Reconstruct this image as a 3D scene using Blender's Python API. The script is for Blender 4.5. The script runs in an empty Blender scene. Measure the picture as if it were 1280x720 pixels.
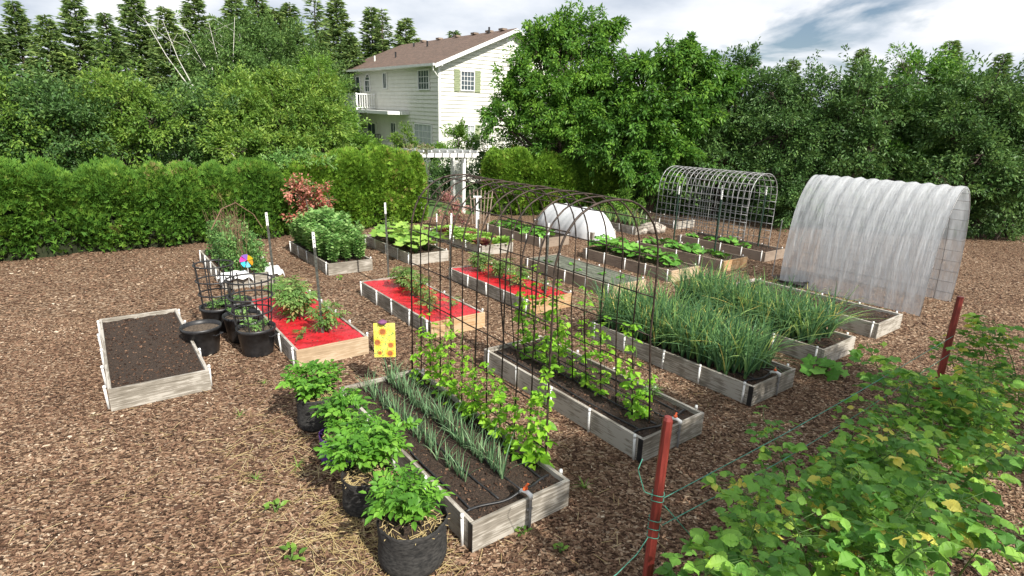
import bpy, bmesh, math, random
import numpy as np
from mathutils import Matrix, Vector
R_ = np.random.RandomState(7)
random.seed(7)
C = bpy.context.scene.collection
PI = math.pi
rad = math.radians

# ------------------------------------------------------------------ camera
F_PX = 700.5; TH = math.atan(199 / 700.5); RO = rad(1.87); CH = 3.16; TOP = .26
cth, sth, cr, sr = math.cos(TH), math.sin(TH), math.cos(RO), math.sin(RO)
Rv = Vector((1, 0, 0)); Uv = Vector((0, sth, cth)); Fv = Vector((0, cth, -sth))
cam = bpy.data.cameras.new('camera'); cam_o = bpy.data.objects.new('camera', cam); C.objects.link(cam_o)
r2 = cr * Rv + sr * Uv; u2 = -sr * Rv + cr * Uv; b2 = -Fv
M = Matrix(((r2.x, u2.x, b2.x, 0), (r2.y, u2.y, b2.y, 0), (r2.z, u2.z, b2.z, CH), (0, 0, 0, 1)))
cam_o.matrix_world = M
cam.sensor_width = 36; cam.lens = F_PX / 1280 * 36; cam.clip_end = 2000
bpy.context.scene.camera = cam_o


def ray(x, y):
    a = x - 640; b = y - 360
    X = cr * a + sr * b; Y = -sr * a + cr * b
    d = (X / F_PX, 1., -Y / F_PX)
    return np.array([d[0], cth * d[1] + sth * d[2], -sth * d[1] + cth * d[2]])


def gp(x, y, z=0.):          # the spot of the ground seen at a place of the photograph
    r = ray(x, y); t = (z - CH) / r[2]
    return np.array([r[0] * t, r[1] * t, z])


def at(x, y, Y):
    r = ray(x, y)
    return r * Y / r[1] + np.array([0, 0, CH])


ANG = rad(127.3)                          # long direction of the beds
U2 = np.array([math.cos(ANG), math.sin(ANG)]); V2 = np.array([U2[1], -U2[0]])
RZ = math.atan2(V2[1], V2[0])             # local x = across the bed, local y = along it
O2 = np.array([-.24, 3.6])


def uv(a, b, z=0.):                       # garden grid: a along the beds, b across them
    p = O2 + U2 * a + V2 * b
    return np.array([p[0], p[1], z])


# ------------------------------------------------------------------ helpers
def tag(o, label=None, cat=None, group=None, kind=None):
    if label: o['label'] = label
    if cat: o['category'] = cat
    if group: o['group'] = group
    if kind: o['kind'] = kind
    return o


def empty(name, loc=(0, 0, 0), rz=0., label=None, cat=None, group=None):
    o = bpy.data.objects.new(name, None); C.objects.link(o)
    o.location = loc; o.rotation_euler = (0, 0, rz); o.empty_display_size = .1
    return tag(o, label, cat, group)


KIDS = {}


def put(name, me, parent=None, loc=(0, 0, 0), rot=(0, 0, 0), sc=None):
    o = bpy.data.objects.new(name, me); C.objects.link(o)
    o.location = loc; o.rotation_euler = rot
    if sc is not None: o.scale = (sc, sc, sc) if not hasattr(sc, '__len__') else sc
    if parent is not None:
        o.parent = parent; KIDS.setdefault(parent.name, []).append(o)
    return o


def copy_tree(o, parent=None):
    c = o.copy(); C.objects.link(c); c.parent = parent
    if parent is not None: KIDS.setdefault(parent.name, []).append(c)
    for k in list(KIDS.get(o.name, [])): copy_tree(k, c)
    return c


class G:
    """gathers geometry as numpy arrays and links it as ONE mesh"""
    def __init__(s): s.V = []; s.F = []; s.n = 0

    def add(s, verts, faces, rnd=None, mi=0):
        verts = np.asarray(verts, float); faces = np.asarray(faces, int)
        if rnd is None: rnd = np.full(len(faces), random.random())
        elif np.isscalar(rnd): rnd = np.full(len(faces), float(rnd))
        s.V.append(verts); s.F.append((faces + s.n, np.asarray(rnd, float), mi)); s.n += len(verts)

    def box(s, c, size, rz=0., mi=0, rnd=None, M3=None):
        hx, hy, hz = [k / 2 for k in size]
        v = np.array([[x, y, z] for x in (-hx, hx) for y in (-hy, hy) for z in (-hz, hz)])
        if M3 is not None: v = v @ np.asarray(M3).T
        elif rz:
            cz, sz = math.cos(rz), math.sin(rz)
            v = v @ np.array([[cz, sz, 0], [-sz, cz, 0], [0, 0, 1]])
        s.add(v + np.array(c), [(0, 1, 3, 2), (4, 6, 7, 5), (0, 4, 5, 1), (2, 3, 7, 6), (0, 2, 6, 4), (1, 5, 7, 3)], rnd, mi)

    def bar(s, a, b, w, h=None, mi=0):
        a = np.array(a, float); b = np.array(b, float); d = b - a; L = np.linalg.norm(d); d /= L
        up = np.array([0, 0, 1.]) if abs(d[2]) < .95 else np.array([0, 1., 0])
        y = np.cross(up, d); y /= np.linalg.norm(y); z = np.cross(d, y)
        s.box((a + b) / 2, (L, w, h or w), M3=np.stack([d, y, z], 1), mi=mi)

    def tube(s, pts, r, n=6, mi=0, cap=True, rnd=None):
        P = np.array(pts, float); k = len(P)
        r = np.full(k, r) if np.isscalar(r) else np.array(r, float)
        T = np.gradient(P, axis=0); T /= np.linalg.norm(T, axis=1)[:, None] + 1e-9
        ref = np.array([0, 0, 1.]) if abs(T[:, 2]).mean() < .8 else np.array([1., 0, 0])
        A = np.cross(T, ref); A /= np.linalg.norm(A, axis=1)[:, None] + 1e-9
        B = np.cross(T, A)
        th = np.arange(n) * 2 * PI / n
        V = (P[:, None] + r[:, None, None] * (np.cos(th)[None, :, None] * A[:, None] + np.sin(th)[None, :, None] * B[:, None])).reshape(-1, 3)
        i = np.arange(k - 1)[:, None] * n; j = np.arange(n)[None]; j2 = (j + 1) % n
        Fq = np.stack([i + j, i + j2, i + n + j2, i + n + j], -1).reshape(-1, 4)
        rr = random.random() if rnd is None else rnd
        s.add(V, Fq, rr, mi)
        if cap:
            for e, o in ((0, 1), (k - 1, 0)):
                idx = e * n + np.arange(n)
                tri = [(idx[0], idx[q], idx[q + 1]) for q in range(1, n - 1)]
                if o: tri = [t[::-1] for t in tri]
                s.F.append((np.array(tri) + s.n - len(V), np.full(len(tri), rr), mi))

    def lathe(s, prof, n=24, c=(0, 0, 0), mi=0, wob=None, rnd=.5):
        P = np.array(prof, float); k = len(P); th = np.arange(n) * 2 * PI / n
        rr = P[:, 0][:, None] * np.ones(n)[None]
        if wob is not None: rr = rr * wob(th[None], P[:, 1][:, None])
        V = np.stack([rr * np.cos(th), rr * np.sin(th), P[:, 1][:, None] * np.ones(n)[None]], -1).reshape(-1, 3) + np.array(c)
        i = np.arange(k - 1)[:, None] * n; j = np.arange(n)[None]; j2 = (j + 1) % n
        s.add(V, np.stack([i + j, i + j2, i + n + j2, i + n + j], -1).reshape(-1, 4), rnd, mi)

    def stamp(s, tv, tf, P, D, N, L, W, rnd=None, mi=0):
        """stamps a leaf shape (x along, y across, z off the leaf) at many places"""
        P = np.asarray(P, float); n = len(P)
        if n == 0: return
        D = np.asarray(D, float); D = D / (np.linalg.norm(D, axis=1)[:, None] + 1e-9)
        B = np.cross(N, D); B /= np.linalg.norm(B, axis=1)[:, None] + 1e-9
        Nn = np.cross(D, B); L = np.broadcast_to(L, n); W = np.broadcast_to(W, n)
        tv = np.asarray(tv, float)
        V = P[:, None] + tv[None, :, 0, None] * (L[:, None, None] * D[:, None]) + tv[None, :, 1, None] * (W[:, None, None] * B[:, None]) + tv[None, :, 2, None] * (L[:, None, None] * Nn[:, None])
        if rnd is None: rnd = R_.rand(n)
        byk = {}
        for fc in tf: byk.setdefault(len(fc), []).append(fc)
        base = s.n
        s.V.append(V.reshape(-1, 3)); s.n += n * len(tv)
        for k, fs in byk.items():
            fs = np.array(fs)
            Fa = (np.arange(n)[:, None, None] * len(tv) + fs[None]).reshape(-1, k) + base
            s.F.append((Fa, np.repeat(rnd, len(fs)), mi))

    def mesh(s, name, mats, smooth=False):
        me = bpy.data.meshes.new(name)
        V = np.concatenate(s.V); me.vertices.add(len(V)); me.vertices.foreach_set('co', V.astype(np.float32).ravel())
        nf = sum(len(f[0]) for f in s.F); loops = np.concatenate([f[0].ravel() for f in s.F])
        cnt = np.concatenate([np.full(len(f[0]), f[0].shape[1]) for f in s.F])
        me.loops.add(len(loops)); me.loops.foreach_set('vertex_index', loops.astype(np.int32))
        me.polygons.add(nf); me.polygons.foreach_set('loop_start', np.concatenate([[0], np.cumsum(cnt)[:-1]]).astype(np.int32))
        mi = np.concatenate([np.full(len(f[0]), f[2]) for f in s.F]); me.polygons.foreach_set('material_index', mi.astype(np.int32))
        me.polygons.foreach_set('use_smooth', np.full(nf, smooth))
        at_ = me.attributes.new('rnd', 'FLOAT', 'FACE'); at_.data.foreach_set('value', np.concatenate([f[1] for f in s.F]).astype(np.float32))
        for m in (mats if isinstance(mats, (list, tuple)) else [mats]): me.materials.append(m)
        me.update(calc_edges=True)
        return me

    def build(s, name, mats, parent=None, loc=(0, 0, 0), rot=(0, 0, 0), sc=None, smooth=False):
        return put(name, s.mesh(name, mats, smooth), parent, loc, rot, sc)


# ------------------------------------------------------------------ materials
def nodes(name):
    m = bpy.data.materials.new(name); m.use_nodes = True
    t = m.node_tree; p = t.nodes['Principled BSDF']
    return m, t, p


def link(t, a, b): t.links.new(a, b)


def ramp(t, fac, cols):
    n = t.nodes.new('ShaderNodeValToRGB'); e = n.color_ramp.elements
    while len(e) > 1: e.remove(e[-1])
    for i, (pos, c) in enumerate(cols):
        q = e[0] if i == 0 else e.new(pos)
        q.position = pos; q.color = (*c, 1)
    link(t, fac, n.inputs[0]); return n.outputs[0]


def noise(t, scale, detail=4, rough=.6, stretch=None, coord='Object', dist=0.):
    tc = t.nodes.new('ShaderNodeTexCoord'); mp = t.nodes.new('ShaderNodeMapping')
    link(t, tc.outputs[coord], mp.inputs[0])
    if stretch: mp.inputs['Scale'].default_value = stretch
    n = t.nodes.new('ShaderNodeTexNoise'); n.inputs['Scale'].default_value = scale
    n.inputs['Detail'].default_value = detail; n.inputs['Roughness'].default_value = rough; n.inputs['Distortion'].default_value = dist
    link(t, mp.outputs[0], n.inputs['Vector']); return n.outputs['Fac'], mp


def bump(t, p, h, strength=.3, dist=.01):
    b = t.nodes.new('ShaderNodeBump'); b.inputs['Strength'].default_value = strength; b.inputs['Distance'].default_value = dist
    link(t, h, b.inputs['Height']); link(t, b.outputs[0], p.inputs['Normal'])


def pmat(name, c1, c2, scale=20, rough=.7, bmp=.2, stretch=None, metal=0., spec=.4, lo=.35, hi=.65, bd=.005):
    m, t, p = nodes(name)
    f, _ = noise(t, scale, stretch=stretch)
    link(t, ramp(t, f, [(lo, c1), (hi, c2)]), p.inputs['Base Color'])
    p.inputs['Roughness'].default_value = rough; p.inputs['Metallic'].default_value = metal
    p.inputs['Specular IOR Level'].default_value = spec
    if bmp: bump(t, p, f, bmp, bd)
    return m


def leafmat(name, cols, trans=.3, rough=.5, spec=.35):
    m, t, p = nodes(name)
    a = t.nodes.new('ShaderNodeAttribute'); a.attribute_name = 'rnd'
    oi = t.nodes.new('ShaderNodeObjectInfo')
    f, _ = noise(t, 1.3, 2)
    ad = t.nodes.new('ShaderNodeMath'); ad.operation = 'MULTIPLY_ADD'; link(t, f, ad.inputs[0]); ad.inputs[1].default_value = 1.1; link(t, a.outputs['Fac'], ad.inputs[2])
    a2 = t.nodes.new('ShaderNodeMath'); a2.operation = 'MULTIPLY_ADD'; link(t, oi.outputs['Random'], a2.inputs[0]); a2.inputs[1].default_value = .15; link(t, ad.outputs[0], a2.inputs[2])
    a3 = t.nodes.new('ShaderNodeMath'); a3.operation = 'SUBTRACT'; link(t, a2.outputs[0], a3.inputs[0]); a3.inputs[1].default_value = .62
    col = ramp(t, a3.outputs[0], cols)
    link(t, col, p.inputs['Base Color']); p.inputs['Roughness'].default_value = rough; p.inputs['Specular IOR Level'].default_value = spec
    tr = t.nodes.new('ShaderNodeBsdfTranslucent')
    hs = t.nodes.new('ShaderNodeHueSaturation'); hs.inputs['Hue'].default_value = .485; hs.inputs['Value'].default_value = 1.35; link(t, col, hs.inputs['Color']); link(t, hs.outputs[0], tr.inputs[0])
    mx = t.nodes.new('ShaderNodeMixShader'); mx.inputs[0].default_value = trans
    link(t, p.outputs[0], mx.inputs[1]); link(t, tr.outputs[0], mx.inputs[2])
    link(t, mx.outputs[0], t.nodes['Material Output'].inputs[0])
    return m


def woodmat(name, cols, dark=.5):
    m, t, p = nodes(name)
    oi = t.nodes.new('ShaderNodeObjectInfo')
    f, mp = noise(t, 6, 6, .65, stretch=(.6, 9, 9), dist=.4)
    cb = t.nodes.new('ShaderNodeCombineXYZ')
    mu = t.nodes.new('ShaderNodeMath'); mu.operation = 'MULTIPLY'; link(t, oi.outputs['Random'], mu.inputs[0]); mu.inputs[1].default_value = 30
    link(t, mu.outputs[0], cb.inputs[0]); link(t, mu.outputs[0], cb.inputs[2]); link(t, cb.outputs[0], mp.inputs['Location'])
    big, _ = noise(t, 2.2, 3)
    ad = t.nodes.new('ShaderNodeMath'); ad.operation = 'MULTIPLY_ADD'; link(t, big, ad.inputs[0]); ad.inputs[1].default_value = .75; link(t, f, ad.inputs[2])
    a2 = t.nodes.new('ShaderNodeMath'); a2.operation = 'MULTIPLY_ADD'; link(t, oi.outputs['Random'], a2.inputs[0]); a2.inputs[1].default_value = .14; link(t, ad.outputs[0], a2.inputs[2])
    link(t, ramp(t, a2.outputs[0], cols), p.inputs['Base Color'])
    p.inputs['Roughness'].default_value = .85; p.inputs['Specular IOR Level'].default_value = .2
    bump(t, p, f, .5, .004)
    return m


W_GREY = woodmat('weathered_wood', [(.6, (.06, .05, .04)), (.78, (.165, .145, .115)), (.98, (.29, .262, .22)), (1.22, (.42, .39, .34))])
W_TAN = woodmat('tan_wood', [(.55, (.16, .11, .07)), (.75, (.32, .23, .145)), (.95, (.42, .31, .2)), (1.2, (.5, .39, .27))])
W_ORANGE = woodmat('orange_wood', [(.55, (.17, .085, .04)), (.75, (.34, .19, .09)), (.95, (.43, .27, .14)), (1.2, (.5, .36, .22))])
W_BROWN = woodmat('brown_wood', [(.5, (.06, .045, .035)), (.68, (.14, .105, .08)), (.85, (.2, .155, .12)), (1.05, (.28, .22, .17))])
SOIL = pmat('soil', (.018, .012, .008), (.075, .048, .032), 60, .95, 1., bd=.03)
SOIL_L = pmat('dry_soil', (.05, .037, .025), (.16, .12, .085), 45, .95, 1., bd=.03)
PVC = pmat('white_pvc', (.62, .62, .6), (.8, .8, .78), 8, .4, 0)
BLACKP = pmat('black_plastic', (.012, .012, .013), (.035, .035, .037), 8, .42, .1)
FABRIC = pmat('black_fabric', (.018, .018, .018), (.055, .053, .05), 26, .9, .5, stretch=(1, 1, 2.5), spec=.2)
RUST = pmat('rusty_wire', (.016, .012, .01), (.085, .06, .044), 14, .6, .2, metal=.3)
GALV = pmat('galvanised_wire', (.22, .22, .22), (.42, .42, .42), 9, .45, .1, metal=.35)
POSTG = pmat('post_paint', (.03, .035, .03), (.10, .10, .085), 12, .6, .2)
DKGREEN = pmat('green_paint', (.01, .03, .02), (.03, .06, .045), 12, .5, .1)
WHITE = pmat('white_paint', (.68, .68, .66), (.82, .82, .8), 6, .5, .05)
REDF = pmat('red_mulch', (.30, .008, .014), (.5, .018, .026), 7, .38, .5, bd=.03, lo=.3, hi=.6)
NETM = pmat('dark_netting', (.045, .052, .035), (.2, .21, .16), 4, .85, .5, stretch=(5, .6, 1), lo=.38, hi=.68)
ORANGE = pmat('orange_plastic', (.7, .1, .02), (.8, .14, .03), 10, .4, 0)
REDPOST = pmat('red_post_paint', (.10, .014, .012), (.27, .045, .035), 7, .45, .3, stretch=(3, 3, .4))
CORD = pmat('green_cord', (.04, .2, .14), (.08, .3, .22), 40, .6, 0)
BARK = pmat('bark', (.04, .03, .022), (.13, .10, .08), 14, .9, .8, stretch=(1, 1, .25), bd=.03)
BARKW = pmat('birch_bark', (.18, .16, .14), (.62, .6, .55), 4, .8, .2, stretch=(1, 1, 2), lo=.3, hi=.45)
STEM = pmat('green_stem', (.06, .13, .025), (.12, .2, .05), 20, .6, 0)
TWIG = pmat('brown_twig', (.10, .06, .035), (.24, .15, .09), 20, .8, .2)
PURPLE = pmat('purple_plastic', (.06, .02, .16), (.09, .03, .2), 10, .5, 0)
STONE = pmat('stone', (.28, .24, .2), (.45, .4, .34), 5, .9, .6, bd=.03)
CORE = pmat('hedge_inner_shade', (.012, .02, .006), (.03, .035, .015), 12, 1, .5)  # near-black tone, the shade inside the hedges put into the colour


def chipmat():
    m, t, p = nodes('wood_chip')
    a = t.nodes.new('ShaderNodeAttribute'); a.attribute_name = 'rnd'
    col = ramp(t, a.outputs['Fac'], [(0, (.026, .013, .008)), (.25, (.085, .045, .028)), (.47, (.175, .1, .062)), (.7, (.28, .175, .112)), (.85, (.39, .285, .19)), (1, (.6, .5, .38))])
    link(t, col, p.inputs['Base Color']); p.inputs['Roughness'].default_value = .85; p.inputs['Specular IOR Level'].default_value = .25
    return m


def groundmat():
    m, t, p = nodes('bark_mulch')
    tc = t.nodes.new('ShaderNodeTexCoord')
    mp = t.nodes.new('ShaderNodeMapping'); mp.inputs['Scale'].default_value = (1, 1.5, 1); mp.inputs['Rotation'].default_value = (0, 0, .5); link(t, tc.outputs['Object'], mp.inputs[0])
    n0 = t.nodes.new('ShaderNodeTexNoise'); n0.inputs['Scale'].default_value = 9; link(t, mp.outputs[0], n0.inputs['Vector'])
    mxv = t.nodes.new('ShaderNodeMixRGB'); mxv.inputs[0].default_value = .04; link(t, mp.outputs[0], mxv.inputs[1]); link(t, n0.outputs['Color'], mxv.inputs[2])
    v = t.nodes.new('ShaderNodeTexVoronoi'); v.inputs['Scale'].default_value = 32; link(t, mxv.outputs[0], v.inputs['Vector'])
    v2 = t.nodes.new('ShaderNodeTexVoronoi'); v2.inputs['Scale'].default_value = 12; link(t, mxv.outputs[0], v2.inputs['Vector'])
    sp = t.nodes.new('ShaderNodeSeparateColor'); link(t, v.outputs['Color'], sp.inputs[0])
    big, _ = noise(t, 1.1, 4)
    ad = t.nodes.new('ShaderNodeMath'); ad.operation = 'MULTIPLY_ADD'; link(t, big, ad.inputs[0]); ad.inputs[1].default_value = .4; link(t, sp.outputs[0], ad.inputs[2])
    s_ = t.nodes.new('ShaderNodeMath'); s_.operation = 'SUBTRACT'; link(t, ad.outputs[0], s_.inputs[0]); s_.inputs[1].default_value = .2
    col = ramp(t, s_.outputs[0], [(0, (.03, .016, .009)), (.3, (.09, .051, .031)), (.55, (.18, .11, .066)), (.8, (.27, .178, .112)), (1, (.4, .3, .21))])
    link(t, col, p.inputs['Base Color']); p.inputs['Roughness'].default_value = .95; p.inputs['Specular IOR Level'].default_value = .15
    h = t.nodes.new('ShaderNodeMath'); h.operation = 'ADD'; link(t, v.outputs['Distance'], h.inputs[0]); link(t, v2.outputs['Distance'], h.inputs[1])
    bump(t, p, h.outputs[0], .9, .03)
    return m


CHIP = chipmat(); GROUND = groundmat()
L_POT = leafmat('potato_leaf', [(0, (0.056, 0.168, 0.0168)), (.5, (0.112, 0.291, 0.028)), (1, (0.224, 0.448, 0.056))])
L_BEAN = leafmat('bean_leaf', [(0, (.13, .32, .02)), (.5, (.22, .47, .03)), (1, (.34, .58, .05))], .38)
L_ONION = leafmat('onion_blade', [(0, (0.0805, 0.172, 0.0805)), (.5, (0.161, 0.287, 0.138)), (1, (0.299, 0.437, 0.23))], .2)
L_GARLIC = leafmat('garlic_blade', [(0, (0.0526, 0.132, 0.0594)), (.4, (0.113, 0.238, 0.099)), (.75, (0.21, 0.37, 0.119)), (.92, (0.36, 0.502, 0.132)), (1, (0.674, 0.594, 0.172))], .3)
L_TOM = leafmat('tomato_leaf', [(0, (.07, .16, .03)), (.5, (.14, .27, .06)), (.85, (.27, .38, .12)), (1, (.34, .24, .1))])
L_FAVA = leafmat('broad_bean_leaf', [(0, (0.0714, 0.18, 0.036)), (.5, (0.163, 0.33, 0.0792)), (1, (0.347, 0.5, 0.18))], .3)
L_SQU = leafmat('squash_leaf', [(0, (0.066, 0.198, 0.022)), (.5, (0.132, 0.352, 0.044)), (1, (0.242, 0.495, 0.088))])
L_LET = leafmat('lettuce_leaf', [(0, (.12, .26, .04)), (.5, (.22, .40, .06)), (1, (.34, .52, .1))])
L_RED = leafmat('red_leaf', [(0, (.08, .14, .04)), (.28, (.16, .24, .08)), (.34, (.42, .13, .08)), (.6, (.55, .22, .16)), (.8, (.6, .32, .24)), (.84, (.2, .3, .1)), (1, (.28, .38, .14))])
L_REDLET = leafmat('red_lettuce_leaf', [(0, (.12, .03, .03)), (.5, (.26, .09, .06)), (1, (.24, .26, .07))])
L_RASP = leafmat('raspberry_leaf', [(0, (0.078, 0.216, 0.036)), (.5, (0.156, 0.36, 0.054)), (.8, (0.26, 0.48, 0.072)), (.97, (0.39, 0.552, 0.084)), (1, (0.65, 0.6, 0.12))], .35)
L_PEA = leafmat('pea_leaf', [(0, (.06, .16, .04)), (.5, (.13, .27, .07)), (1, (.25, .4, .12))])
L_CHERRY = leafmat('cherry_leaf', [(0, (0.0417, 0.117, 0.0182)), (.5, (0.0951, 0.234, 0.0312)), (1, (0.238, 0.429, 0.0585))], .38)
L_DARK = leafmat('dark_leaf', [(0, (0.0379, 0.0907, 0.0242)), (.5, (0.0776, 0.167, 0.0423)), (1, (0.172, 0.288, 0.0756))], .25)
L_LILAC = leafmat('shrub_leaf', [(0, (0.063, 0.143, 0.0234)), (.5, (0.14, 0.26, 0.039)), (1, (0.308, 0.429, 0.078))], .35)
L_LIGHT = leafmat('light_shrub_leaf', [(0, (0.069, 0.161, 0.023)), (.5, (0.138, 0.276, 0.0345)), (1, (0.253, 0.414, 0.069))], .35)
L_BIRCH = leafmat('birch_leaf', [(0, (0.0578, 0.123, 0.0277)), (.5, (0.099, 0.193, 0.0462)), (1, (0.198, 0.308, 0.077))], .25)
L_FIR = leafmat('fir_needles', [(0, (0.091, 0.165, 0.0523)), (.5, (0.171, 0.271, 0.0821)), (1, (0.296, 0.386, 0.119))], .2, .8)
L_THUJA = leafmat('cedar_spray', [(0, (.06, .15, .012)), (.5, (.13, .26, .02)), (.9, (.22, .36, .035)), (1, (.3, .24, .08))], .2, .7)
L_THUJA2 = leafmat('shaded_cedar_spray', [(0, (0.046, 0.127, 0.0138)), (.5, (0.092, 0.213, 0.023)), (.9, (0.172, 0.299, 0.0345)), (1, (0.253, 0.23, 0.0805))], .2, .7)  # darker green, with the left hedge's shade put into the colour
L_STRAW = leafmat('straw', [(0, (.3, .22, .09)), (.5, (.5, .38, .17)), (1, (.66, .54, .3))], .05, .6)

# leaf shapes: x along, y across, z off the plane
DIA = ([(0, 0, 0), (.45, .5, .1), (1, 0, -.06), (.45, -.5, .1)], [(0, 1, 2), (0, 2, 3)])
OVA = ([(0, 0, 0), (.22, .36, .07), (.6, .42, .05), (1, 0, -.16), (.6, -.42, .05), (.22, -.36, .07), (.45, 0, -.01)],
       [(0, 6, 1), (6, 2, 1), (6, 3, 2), (6, 4, 3), (6, 5, 4), (0, 5, 6)])
HRT = ([(0, 0, 0), (-.12, .3, .05), (.2, .52, .08), (.6, .34, .03), (1, 0, -.18), (.6, -.34, .03), (.2, -.52, .08), (-.12, -.3, .05), (.4, 0, -.03)],
       [(0, 8, 2, 1), (8, 4, 3, 2), (8, 6, 5, 4), (0, 7, 6, 8)])


def blade_t(bend=.3, k=5, fold=.35):
    v = []; f = []
    for i in range(k + 1):
        x = i / k; w = .5 * (1 - x ** 2.2) + .02; z = -bend * x * x * (1 + x)
        v += [(x * (1 - .25 * bend * x), w, z), (x * (1 - .25 * bend * x), 0, z - fold * .02), (x * (1 - .25 * bend * x), -w, z)]
    for i in range(k):
        a = 3 * i; f += [(a, a + 1, a + 4, a + 3), (a + 1, a + 2, a + 5, a + 4)]
    return v, f


def rdir(n, up=0.):
    d = R_.randn(n, 3); d[:, 2] += up
    return d / np.linalg.norm(d, axis=1)[:, None]


# ------------------------------------------------------------------ sky and sun
AZ = rad(-53.2); EL = rad(42)
SUN = Vector((math.cos(AZ) * math.cos(EL), math.sin(AZ) * math.cos(EL), math.sin(EL)))
w = bpy.data.worlds.new('World'); bpy.context.scene.world = w; w.use_nodes = True
t = w.node_tree; bg = t.nodes['Background']
sky = t.nodes.new('ShaderNodeTexSky'); sky.sky_type = 'NISHITA'; sky.sun_disc = False
sky.sun_elevation = EL; sky.sun_rotation = math.atan2(SUN.x, SUN.y); sky.air_density = 1.; sky.dust_density = 1.
link(t, sky.outputs[0], bg.inputs[0]); bg.inputs[1].default_value = .07
tc = t.nodes.new('ShaderNodeTexCoord')
sx = t.nodes.new('ShaderNodeSeparateXYZ'); link(t, tc.outputs['Generated'], sx.inputs[0])
za = t.nodes.new('ShaderNodeMath'); za.operation = 'ADD'; za.inputs[1].default_value = .22; link(t, sx.outputs[2], za.inputs[0])
zm = t.nodes.new('ShaderNodeMath'); zm.operation = 'MAXIMUM'; zm.inputs[1].default_value = .05; link(t, za.outputs[0], zm.inputs[0])
dx = t.nodes.new('ShaderNodeMath'); dx.operation = 'DIVIDE'; link(t, sx.outputs[0], dx.inputs[0]); link(t, zm.outputs[0], dx.inputs[1])
dy = t.nodes.new('ShaderNodeMath'); dy.operation = 'DIVIDE'; link(t, sx.outputs[1], dy.inputs[0]); link(t, zm.outputs[0], dy.inputs[1])
cb = t.nodes.new('ShaderNodeCombineXYZ'); link(t, dx.outputs[0], cb.inputs[0]); link(t, dy.outputs[0], cb.inputs[1]); cb.inputs[2].default_value = 7.1
n1 = t.nodes.new('ShaderNodeTexNoise'); n1.inputs['Scale'].default_value = 1.25; n1.inputs['Detail'].default_value = 9; n1.inputs['Roughness'].default_value = .55; n1.inputs['Distortion'].default_value = .4
link(t, cb.outputs[0], n1.inputs['Vector'])
n2 = t.nodes.new('ShaderNodeTexNoise'); n2.inputs['Scale'].default_value = 1.7; n2.inputs['Detail'].default_value = 6; link(t, cb.outputs[0], n2.inputs['Vector'])
ccol = ramp(t, n2.outputs['Fac'], [(.32, (.42, .48, .57)), (.48, (.64, .68, .74)), (.66, (.88, .88, .89))])
bg2 = t.nodes.new('ShaderNodeBackground'); link(t, ccol, bg2.inputs[0]); bg2.inputs[1].default_value = .9
fac = ramp(t, n1.outputs['Fac'], [(.34, (0, 0, 0)), (.45, (1, 1, 1))])
mx = t.nodes.new('ShaderNodeMixShader'); link(t, fac, mx.inputs[0]); link(t, bg.outputs[0], mx.inputs[1]); link(t, bg2.outputs[0], mx.inputs[2])
link(t, mx.outputs[0], t.nodes['World Output'].inputs[0])
sl = bpy.data.lights.new('sun', 'SUN'); sl.energy = 5.0; sl.angle = rad(.53); sl.color = (1, .95, .87)
so = bpy.data.objects.new('sun', sl); C.objects.link(so); so.rotation_euler = SUN.to_track_quat('Z', 'Y').to_euler(); so.location = (6, -8, 12)
vs = bpy.context.scene.view_settings
vs.view_transform = 'Standard'; vs.look = 'None'; vs.gamma = 1; vs.exposure = .56; vs.use_curve_mapping = False
try:
    bpy.context.scene.cycles.use_denoising = True
except Exception: pass

# ------------------------------------------------------------------ ground
g = G(); s = 600; g.add([(-s, -s, 0), (s, -s, 0), (s, s, 0), (-s, s, 0)], [(0, 1, 2, 3)], .5)
g.build('ground', GROUND); tag(bpy.data.objects['ground'], kind='structure')
g = G(); g.add([(-300, 6, .004), (-15, 10.5, .004), (-2, 21, .004), (5, 23.6, .004), (13, 20.5, .004), (300, 15, .004), (300, 500, .004), (-300, 500, .004)], [(0, 1, 2, 3, 4, 5, 6, 7)], .5)
LAWN = pmat('lawn_grass', (.04, .09, .02), (.1, .17, .04), 30, .9, .5)
o = g.build('lawn', LAWN); tag(o, kind='structure')

BEDS = dict(A=(-.24, 3.6), B=(1.34, 4.9), Cb=(2.95, 6.19), P=(4.5, 7.5), D=(-2.81, 6.84), E=(-1.22, 8.1), Fb=(.33, 9.39), Q=(-4.4, 5.57), Gb=(-3.94, 11.61), Q2=(-5.5, 10.3),
            H=(-2.37, 12.77), I=(-.8, 14.05), J=(.8, 15.3), T=(2.35, 16.5), Ub=(3.9, 17.8), K=(1.97, 10.59), Lb=(3.5, 11.98), Mb=(5.08, 13.16), N=(6.6, 14.4), Ob=(5.6, 19.2),
            R=(6.05, 8.75))
BL, BW, BH = 2.8, 1., TOP
BUV = {}
for k, p in BEDS.items():
    d = np.array(p) - O2; BUV[k] = (d @ U2, d @ V2)


def inbed(X, Y, m=0.02):
    d = np.stack([X - O2[0], Y - O2[1]], -1); a = d @ U2; b = d @ V2; r = np.zeros(len(X), bool)
    for (a0, b0) in BUV.values(): r |= (a > a0 - m) & (a < a0 + BL + m) & (b > b0 - m) & (b < b0 + BW + m)
    return r


def scatter(n, y0, y1, kx=1.02, pw=1.):
    Y = y0 + (y1 - y0) * R_.rand(n) ** pw; X = (R_.rand(n) * 2 - 1) * (Y * kx + .6)
    k = ~inbed(X, Y); return X[k], Y[k]


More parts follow.
